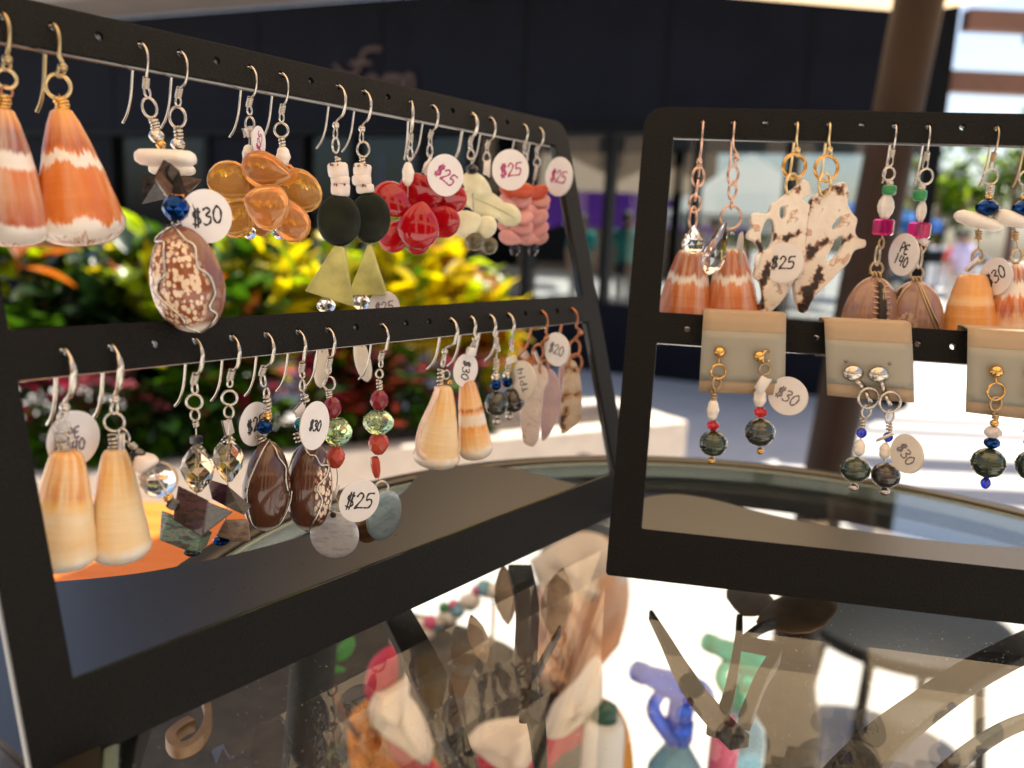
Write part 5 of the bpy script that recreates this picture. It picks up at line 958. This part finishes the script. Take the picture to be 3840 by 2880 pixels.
e.hook(M_silver,(1782,1270),(1766,1310),'ball',flat=1.8,r=.4); e.wire([(1768,1300),(1760,1360),(1752,1436)],M_silver); e.cone(1752,1430,32,1788,1722,66,M_cone5); e.bead(1688,1434,10,10,M_gold,'round',name='gold_bead')
def dpear(i,lab,coil,l2,wr,bd,m):
    e=Md('pearl_earring',lab,i); e.hook(M_silver,coil,l2,flat=1.8,r=.4); e.wraps(*wr,8,M_silver,4); x,y=bd
    e.bead(x[0],y[0],18,18,M_silver,'round',name='silver_bead'); e.bead(x[1],y[1],22,21,M_bluex,'rond',name='blue_bead'); e.bead(x[2],y[2],47,48,m,'round',name='dark_pearl'); e.bead(x[3],y[3],16,14,M_silver,'round',name='silver_bead')
    e.wire([(wr[0],wr[1]-30)]+list(zip(x,y)),M_silver,2.6); return e
dpear(14,'dark pearl earring with a blue bead, hanging beside the apricot cone shell',(1861,1280),(1872,1318),(1863,1345,1861,1394),((1860,1859,1862,1863),(1413,1443,1513,1580)),M_tah)
em12=dpear(15,'dark pearl earring with its beads half covered by an upside-down tag',(1918,1282),(1920,1318),(1910,1345,1904,1388),((1902,1902,1923,1910),(1406,1431,1501,1561)),M_tahb)
def slic(i,lab,rings,outer,m,holes=[],extra=None,yaw=0):
    e=Md('shell_slice_earring',lab,i); e.hook(M_copper,rings[0],rings[1],'ball',r=.4)
    for x,y,r,yw in rings[2]: e.ring(x,y,r,M_copper,5,yaw=yw,asp=1.3)
    e.slice(outer,holes,m,yaw=yaw)
    if extra: e.slice(extra[0],[],extra[1],dy=3,name='shell_lining')
    return e
em13=slic(17,'whitish shell slice earring with rust spots and a mauve inside, on copper rings',((2050,1268),(2030,1290),[(2018,1320,22,20),(2040,1378,22,40)]),[(2000,1372),(2030,1368),(2052,1390),(2056,1430),(2040,1470),(2030,1560),(2022,1630),(2005,1668),(1985,1670),(1962,1650),(1952,1560),(1962,1480),(1984,1420)],M_slw,extra=([(2040,1380),(2072,1390),(2100,1440),(2098,1520),(2080,1590),(2050,1640),(2030,1640),(2030,1520)],M_slm))
slic(19,'tan and black spotted shell slice earring on copper rings by the right upright',((2176,1248),(2150,1278),[(2154,1306,24,25),(2158,1362,26,20)]),[(2120,1358),(2140,1350),(2160,1362),(2172,1400),(2180,1460),(2180,1540),(2172,1580),(2140,1606),(2116,1620),(2102,1610),(2104,1500),(2112,1420)],M_slt,extra=([(2096,1380),(2116,1370),(2112,1480),(2104,1600),(2094,1580),(2092,1480)],M_slm))
pricetag('large translucent white tag with PE 140 behind the left cone shell wire',em1,278,1648,104,112,'PE\n140',(452,1660),rot=5,ink=M_pale,dy=3.4,tw=30)
pricetag('white tag with $25 tucked behind the brown cowrie wire',em4,958,1590,60,86,'$25',(868,1596),rot=12,size=.6,dy=7.5,tw=30)
pricetag('white oval tag with black $30 in front of the brown cowrie',em6,1182,1596,56,95,'$30',(1130,1556),rot=-14,size=.42,dy=-6.5,tw=24)
pricetag('white round tag with black $25 before the pearly shell disc',em7,1348,1878,79,86,'$25',(1262,1848),rot=-8,size=.72,dy=-3,tw=26)
pricetag('white oval tag with $30 written sideways above the apricot cone shell',em10,1747,1388,46,64,'$30',(1768,1312),rot=-100,size=.6,dy=-1.5,tw=22)
pricetag('cream tag with upside-down TP14 over the dark pearl',em12,1961,1425,46,75,'TP14',(1918,1345),rot=118,size=.5,ink=M_pale,m=M_tag2,dy=-4,tw=28)
pricetag('white tag with faint $20 between the copper hooked shell slices',em13,2086,1310,48,64,'$20',(2016,1340),rot=-10,size=.6,ink=M_pale,dy=-3,tw=26)
# ================================================================ right stand, top rail
def Tr(n,l,i,**k): return Ear(n,l,SR,'top',i,**k)
def chaincone(i,lab,hb,links,crys,cone,m):
    e=Tr('cone_shell_earring',lab,i); e.hook(M_rose,hb,(hb[0],hb[1]+26),'ball',r=.36)
    for x,y,r,asp,yw,t in links: e.ring(x,y,r,M_rose,5,asp=asp,yaw=yw,tilt=t,name='chain_link')
    x0,y0,x1,y1,hw=crys; e.cone(*cone,m); A,B=e.p(x0,y0,-8),e.p(x1,y1,-8); k=e.k(-8)
    mb=MB(); mb.lathe(A,B,[(0,hw*k*.1),(.12,hw*k*.32),(.32,hw*k*.66),(.52,hw*k*.93),(.68,hw*k),(.83,hw*k*.86),(.94,hw*k*.5),(1,hw*k*.1)],seg=11,smooth=False,twist=1,flat=.5); e.B(mb,'crystal_drop',M_clear); return e
chaincone(0,'orange cone shell earring on a rose gold chain by the right stand upright',(2622,605),[(2618,663,23,1.45,10,0),(2612,714,17,2.1,75,5),(2605,764,22,1.35,10,0),(2599,818,19,2.1,35,0)],(2601,845,2598,952,44),(2592,938,50,2556,1250,112),M_cone6)
e=chaincone(1,'orange cone shell earring with a long clear crystal drop on a rose gold ring',(2760,585),[(2749,657,22,1.55,20,0),(2747,714,20,1.65,35,0),(2744,765,10,1.8,70,0),(2741,815,39,1.1,10,0)],(2721,832,2655,1030,44),(2746,935,48,2744,1250,110),M_cone6)
pricetag('blank white tag seen edge on beside the clear crystal drop',e,2776,946,30,76,'',(2746,880),dy=0,tw=18,yaw=82,rot=0)
def murex(i,lab,b,r1,r2,outer,holes,dy):
    e=Tr('shell_slice_earring',lab,i); e.hook(M_brass,b,(b[0],b[1]+24),'ball',r=.36); e.ring(*r1,M_gold,6.5,yaw=8); e.ring(*r2,M_brass,5.5,asp=1.08,yaw=38,dy=-1.5); e.slice(outer,holes,M_murex,2.8,dy=dy,yaw=0); return e
D=lambda L:[(2300+x*.5546,380+y*.5546) for x,y in L]
e3=murex(3,'spiny spotted shell slice earring with open holes, left of its pair and tagged',(2989,562),(2979,624,43),(2970,693,36),D([(1280,528),(1315,555),(1325,630),(1270,660),(1320,700),(1310,760),(1300,850),(1290,960),(1290,1090),(1270,1190),(1210,1220),(1140,1340),(1050,1425),(1000,1420),(985,1385),(1005,1330),(990,1230),(950,1190),(955,1130),(975,1060),(985,1010),(950,950),(905,930),(905,895),(935,850),(925,800),(950,755),(1040,760),(1065,700),(1130,655),(1190,610),(1230,580)]),[D([(1005,850),(1030,800),(1065,800),(1080,860),(1070,950),(1030,1010),(1000,980),(990,910)]),D([(1120,720),(1150,710),(1155,770),(1135,800),(1118,770)])],-1.2)
murex(4,'spiny spotted shell slice earring with a long oval hole, right of its pair',(3110,560),(3099,632,44),(3093,694,37),D([(1500,560),(1555,548),(1582,610),(1575,690),(1610,760),(1640,800),(1625,880),(1650,925),(1695,940),(1690,985),(1620,1010),(1580,1090),(1520,1150),(1440,1235),(1360,1310),(1320,1380),(1295,1425),(1250,1420),(1225,1330),(1215,1220),(1250,1160),(1280,1000),(1300,840),(1310,720),(1340,650),(1420,600)]),[D([(1465,990),(1500,930),(1540,910),(1550,960),(1510,1040),(1450,1090),(1425,1080)]),D([(1500,800),(1530,780),(1530,820),(1490,870),(1470,850)])],1.6)
pricetag('white oval tag with black $25 on the spiny shell slice',e3,2935,985,76,74,'$25',(2838,976),rot=4,size=.62,dy=-4.5,tw=24)
def cowr(i,lab,coil,r1,wr,gb,cr_,mg,link,lp,cw,turn,slot):
    e=Tr('cowrie_earring',lab,i); e.hook(M_silver,coil,(coil[0]-8,coil[1]+46)); e.ring(*r1,M_silver,4,asp=1.1,name='wire_loop'); e.wraps(*wr,8,M_silver,4)
    e.bead(*gb,M_greenb,'puka',name='green_bead'); e.bead(*cr_,M_milk,'oval',flat=.6,name='quartz_bead'); e.bead(*mg,M_mag,'cube',name='magenta_bead'); e.ring(link[0]+14,link[1]-45,18,M_dull,3.5,asp=1.1,yaw=40,name='wire_loop'); e.ring(*link,10,M_silver,4.5,asp=3.6,yaw=20,name='long_link'); e.ring(*lp,23,M_dull,4,asp=1.05,name='wire_loop')
    e.wire([(wr[0],wr[1]),gb[:2],cr_[:2],mg[:2],(link[0]+16,link[1]-62)],M_silver,2.6)
    _,sf=e.cowrie(*cw,M_cow3,turn=turn,depth=.72,slot=slot)
    if slot:
        mb=MB()
        for q in range(13):
            v=-.78+q*.13
            for sg in(-1,1): mb.tube([sf(sg*.30,v,.02),sf(sg*.19,v,.12),sf(sg*.10,v+.01,.02)],.22,6)
        o=e.B(mb,'teeth',M_teeth); o['kind']='stuff'
        mb=MB(); mb.tube([sf(.0,-.86+q*.09,.25) for q in range(20)],[.4+.8*math.sin(PI*q/19)+(.25 if q%2 else 0) for q in range(20)],8,flat=.3,fdir=(0,-1,0)); e.B(mb,'aperture',M_slot)
        for u in(.04,.10): e.cwire(sf,[(.08,-1),(u,-.7),(u-.06,-.2),(u-.12,.4),(u-.14,.9)],M_dull,.26)
    else:
        mb=MB(); mb.tube([sf(-.55+.2*abs(q-10)/10,-.8+q*.08,.1) for q in range(20)],[.35+.6*math.sin(PI*q/19)+(.2 if q%2 else 0) for q in range(20)],8,flat=.3,fdir=(0,-1,0)); e.B(mb,'aperture',M_slot)
        mb=MB()
        for q in range(13): v=-.7+q*.12; mb.tube([sf(-.36,v,.0),sf(-.50,v,.1)],.22,6)
        e.B(mb,'teeth',M_teeth,kind='stuff')
        e.cwire(sf,[(0,-1),(-.25,-.7),(-.5,0),(-.6,.7)],M_dull,.26); e.cwire(sf,[(0,-1),(.3,-.8),(.7,-.3),(.95,.2),(.8,.7)],M_dull,.26); e.cwire(sf,[(0,-1),(.26,-.78),(.64,-.28),(.9,.2)],M_dull,.26)
    x,y=lp[0],lp[1]; e.wraps(x-22,y+25,x+18,y+22,10,M_dull,3,w=4)
    return e
cowr(6,'toothed cowrie earring facing forward below a green bead and magenta crystal cube',(3344,578),(3333,652,21),(3336,678,3336,700),(3335,713,25,17),(3322,775,32,50),(3313,852,40,29),(3291,958),(3287,1007),(3264,1188,112,150),6,True)
e=cowr(7,'side-turned cowrie earring below a green bead and magenta crystal, with a PE tag',(3475,590),(3472,662,25),(3460,690,3453,716),(3450,733,25,20),(3455,792,20,44),(3448,864,43,29),(3449,970),(3438,1025),(3420,1203,112,150),-42,False)
pricetag('white oval tag with PE 140 between the two cowrie earrings',e,3386,955,54,78,'PE\n140',(3456,914),rot=-14,size=.78,dy=-2,tw=28)
def stickcone(i,lab,coil,r1,wr,gold,blue,dsc,w2,r2,cone,m):
    e=Tr('cone_shell_earring',lab,i); e.hook(M_dull,coil,(coil[0]-5,coil[1]+44)); e.ring(*r1,M_silver,3.5,name='wire_loop'); e.wraps(*wr,10,M_silver,4); e.bead(*gold,15,14,M_gold,'facet',name='gold_bead'); e.bead(*blue,41,28,M_bluex,'rond',name='blue_bead',dy=-1.2); e.disc(*dsc,M_disc,12,name='shell_disc'); e.wraps(*w2,9,M_dull,4); e.ring(*r2,M_dull,5,asp=1.05,yaw=15)
    e.wire([wr[:2],gold,blue,dsc[:2],w2[:2],(r2[0]+4,r2[1]-30)],M_dull,2.6); e.cone(*cone,m,round_=.05); return e
e=stickcone(9,'plain orange cone shell earring under a white shell disc and blue bead',(3724,592),(3714,663,27),(3715,692,3712,728),(3709,741),(3703,779),(3669,828,88,26),(3670,864,3669,900),(3666,962,25),(3648,1028,50,3632,1262,104),M_cone7)
stickcone(10,'red blotched cone shell earring under a white shell disc, cut off by the picture edge',(3860,600),(3850,668,27),(3848,695,3846,730),(3842,744),(3840,782),(3806,824,76,27),(3808,868,3806,900),(3812,960,25),(3806,990,36,3800,1262,112),M_cone8)
pricetag('white tag with black $30 leaning over the blotched cone shell',e,3732,1036,60,70,'$30',(3650,1000),rot=38,size=.66,dy=-2.2,tw=34)
# ================================================================ right stand, cards on the middle rail
GC='tan earring cards folded over the middle rail'
def card(label,TL,TR,BL,BR,inner,holes=()):
    uc=SR.hole('mid',4)-SR.n*0; Q=SR.pt(60,V['v3'])+SR.n*3.0; N=SR.n
    P=lambda x,y,d=0: atp(x,y,Q+N*d,N)
    c=P((TL[0]+TR[0]+BL[0]+BR[0])/4,(TL[1]+TR[1]+BL[1]+BR[1])/4); t=thing('earring_card',c,label,'earring card',GC)
    a,b,cc,d=P(*TL),P(*TR),P(*BL),P(*BR)
    mb=MB(); prof=[]; back=SR.n*-9.0; ur=Vector((0,0,1))
    def cols(l,r,n=8): return [l.lerp(r,q/n) for q in range(n+1)]
    rows=[]
    for q in range(9): f=q/8; rows.append([p+N*(.35*math.sin(PI*i/8)+.25*math.sin(PI*f)) for i,p in enumerate(cols(cc.lerp(a,f),d.lerp(b,f)))])
    for f,o in ((.2,.25),(.5,.4),(.8,.4)): rows.append([p+back*f+ur*o*.8 for p in cols(a,b)])
    for q in range(6): rows.append([p+back+ur*(-2.2*q) for p in cols(a,b)])
    nr=len(rows); vs=[p for r_ in rows for p in r_]; fs=[(i*9+j,i*9+j+1,i*9+j+10,i*9+j+9) for i in range(nr-1) for j in range(8)]
    mb.add(vs,fs,0,True); o=mb.build('card',M_card,t,O=c); s=o.modifiers.new('s','SOLIDIFY'); s.thickness=.00035; s.offset=0
    it,ib=inner; mb=MB(); rows=[]
    for q in range(7):
        f=it+(ib-it)*q/6; l,r_=a.lerp(cc,f),b.lerp(d,f); rows.append([p+N*(.35*math.sin(PI*i/8)+.25*math.sin(PI*(1-f))+.33) for i,p in enumerate(cols(l,r_))])
    mb.add([p for r_ in rows for p in r_],[(i*9+j,i*9+j+1,i*9+j+10,i*9+j+9) for i in range(6) for j in range(8)],0,True); o=mb.build('tape',M_paper,t,O=c); s=o.modifiers.new('s','SOLIDIFY'); s.thickness=.0001; s.offset=0
    for x,y in holes:
        mb=MB(); q=P(x,y,1.1); mb.lathe(q-N*.3,q+N*.02,[(0,.5),(1,.5)],seg=14,e2=(0,0,1)); mb.build('punched_hole',M_pale,t,O=c)
    return lambda x,y,dd=2.0: P(x,y,dd)
def CE(label,P,x,y,dd=2.2):
    q=P(x,y,dd); e=Ear('pearl_earring',label,SR,None,None,Y=q.y,at=q); return e
P1=card('tan card with a gold ball stud pair, nearest the upright of the right stand',(2638,1170),(2948,1184),(2620,1469),(2942,1482),(.22,.85))
P2=card('tan card with silver dome clip earrings, middle of the three cards',(3091,1203),(3417,1217),(3102,1482),(3428,1510),(.24,.83),[(3173,1354),(3337,1364)])
P3=card('tan card with a gold stud and green pearl at the picture edge',(3629,1233),(3965,1250),(3621,1545),(3958,1584),(.21,.86))
def pend(e,beads,pts,m):
    for q in beads: e.bead(q[0],q[1],q[2],q[3],q[4],q[5],name=q[6],dy=q[7] if len(q)>7 else 0)
    e.wire(pts,m,2.6)
e=CE('gold ball stud earring with a red bead and greenish ringed pearl, left on its card',P1,2699,1320); e.bead(2699,1320,23,21,M_gold,name='stud_ball'); e.wire([(2697,1338),(2696,1366)],M_gold,4,name='post'); e.ring(2694,1393,28,M_gold,4.5); e.ring(2688,1437,21,M_dull,4,asp=1.15,yaw=30,name='wire_loop'); e.wraps(2678,1470,2674,1500,9,M_dull,3)
pend(e,[(2673,1537,23,42,M_pearl,'pearl','pearl'),(2674,1596,25,18,M_rub,'facet','red_bead'),(2675,1663,53,50,M_tahg,'ringpearl','dark_pearl'),(2668,1727,14,14,M_gold,'round','gold_bead')],[(2684,1458),(2674,1500),(2673,1600),(2674,1660),(2668,1727)],M_dull)
e=CE('gold ball stud earring with a red bead and grey ringed pearl, right on its card',P1,2845,1336); ecb=e; e.bead(2847,1336,22,21,M_gold,name='stud_ball'); e.ring(2874,1338,25,M_gold,4,yaw=40); e.ring(2868,1384,20,M_dull,4,asp=1.05,name='wire_loop')
pend(e,[(2849,1491,23,38,M_pearl,'pearl','pearl'),(2852,1546,26,18,M_rub,'facet','red_bead'),(2850,1621,57,54,M_tah,'ringpearl','dark_pearl'),(2851,1691,14,14,M_gold,'round','gold_bead')],[(2864,1403),(2852,1430),(2849,1491),(2852,1550),(2851,1691)],M_dull)
pricetag('white round tag with grey $30 beside the gold stud card',ecb,2953,1485,76,74,'$30',(2850,1436),rot=-24,size=.62,ink=M_pale,dy=-1.5,tw=30)
def clip(lab,dx,dy_,bar,rg,lp,wr,beads):
    e=CE(lab,P2,dx,dy_); e.bead(dx,dy_,40,32,M_silver,'dome',name='clip_dome'); mb=MB(); mb.tube([e.p(dx+12,dy_+25),e.p(*bar)],.8,6,flat=.4); e.B(mb,'clip_bar',M_silver); e.ring(*rg,M_silver,5,dy=-.5); e.ring(*lp,M_silver,4,asp=1.15,yaw=20,name='wire_loop'); e.wraps(*wr,9,M_silver,3); mb=MB(); mb.tube([e.p(bar[0]+4,bar[1]+12),e.p(bar[0]+22,bar[1]+52)],.7,6,flat=.4); e.B(mb,'clip_lever',M_silver)
    pend(e,beads,[(lp[0],lp[1]+22)]+[(q[0],q[1]) for q in beads],M_silver); return e
clip('silver dome clip earring with a cobalt bead showing, left on its card',3200,1400,(3244,1458),(3257,1493,39),(3248,1543,21),(3236,1568,3234,1602),[(3232,1624,19,19,M_bluegl,'facet','blue_bead'),(3224,1679,20,34,M_pearl,'pearl','pearl'),(3208,1760,56,49,M_tahg,'ringpearl','dark_pearl'),(3200,1827,20,16,M_silver,'round','silver_bead')])
e=clip('silver dome clip earring with its beads behind a folded tag, right on its card',3295,1405,(3318,1470),(3337,1508,40),(3336,1561,21),(3335,1584,3334,1618),[(3330,1640,19,18,M_bluegl,'facet','blue_bead'),(3318,1691,20,34,M_pearl,'pearl','pearl'),(3322,1782,55,49,M_tahb,'ringpearl','dark_pearl'),(3317,1843,20,16,M_silver,'round','silver_bead')])
pricetag('cream folded tag with grey $30 in front of the brown pearl',e,3397,1702,64,76,'$30',(3318,1644),rot=-42,size=.6,ink=M_pale,m=M_tag2,dy=-6,tw=40)
e=CE('gold stud earring with white and blue faceted beads over a green ringed pearl',P3,3736,1393); e.bead(3736,1393,26,24,M_gold,name='stud_ball'); e.wire([(3735,1412),(3735,1438)],M_gold,5,name='post'); e.ring(3735,1468,33,M_gold,4.5); e.ring(3734,1514,24,M_dull,4.5,asp=1.1,yaw=10,name='wire_loop'); e.wraps(3734,1550,3731,1574,9,M_dull,3)
pend(e,[(3729,1587,16,15,M_gold,'round','gold_bead'),(3724,1621,32,21,M_opal,'rond','white_bead'),(3720,1661,30,20,M_bluex,'rond','blue_bead'),(3706,1736,62,58,M_tahg,'ringpearl','dark_pearl'),(3696,1811,19,21,M_bluegl,'facet','blue_bead')],[(3733,1540),(3729,1587),(3720,1661),(3706,1736),(3696,1811)],M_dull)
e=CE('green ringed pearl earring half outside the picture edge beside the last card',P3,3876,1400); e.bead(3876,1400,26,24,M_gold,name='stud_ball'); e.ring(3878,1474,33,M_gold,4.5); e.wraps(3878,1550,3874,1590,9,M_dull,3)
pend(e,[(3872,1620,32,21,M_opal,'rond','white_bead'),(3870,1662,30,20,M_bluex,'rond','blue_bead'),(3866,1745,56,58,M_tahg,'ringpearl','dark_pearl')],[(3878,1505),(3874,1590),(3866,1745)],M_dull)
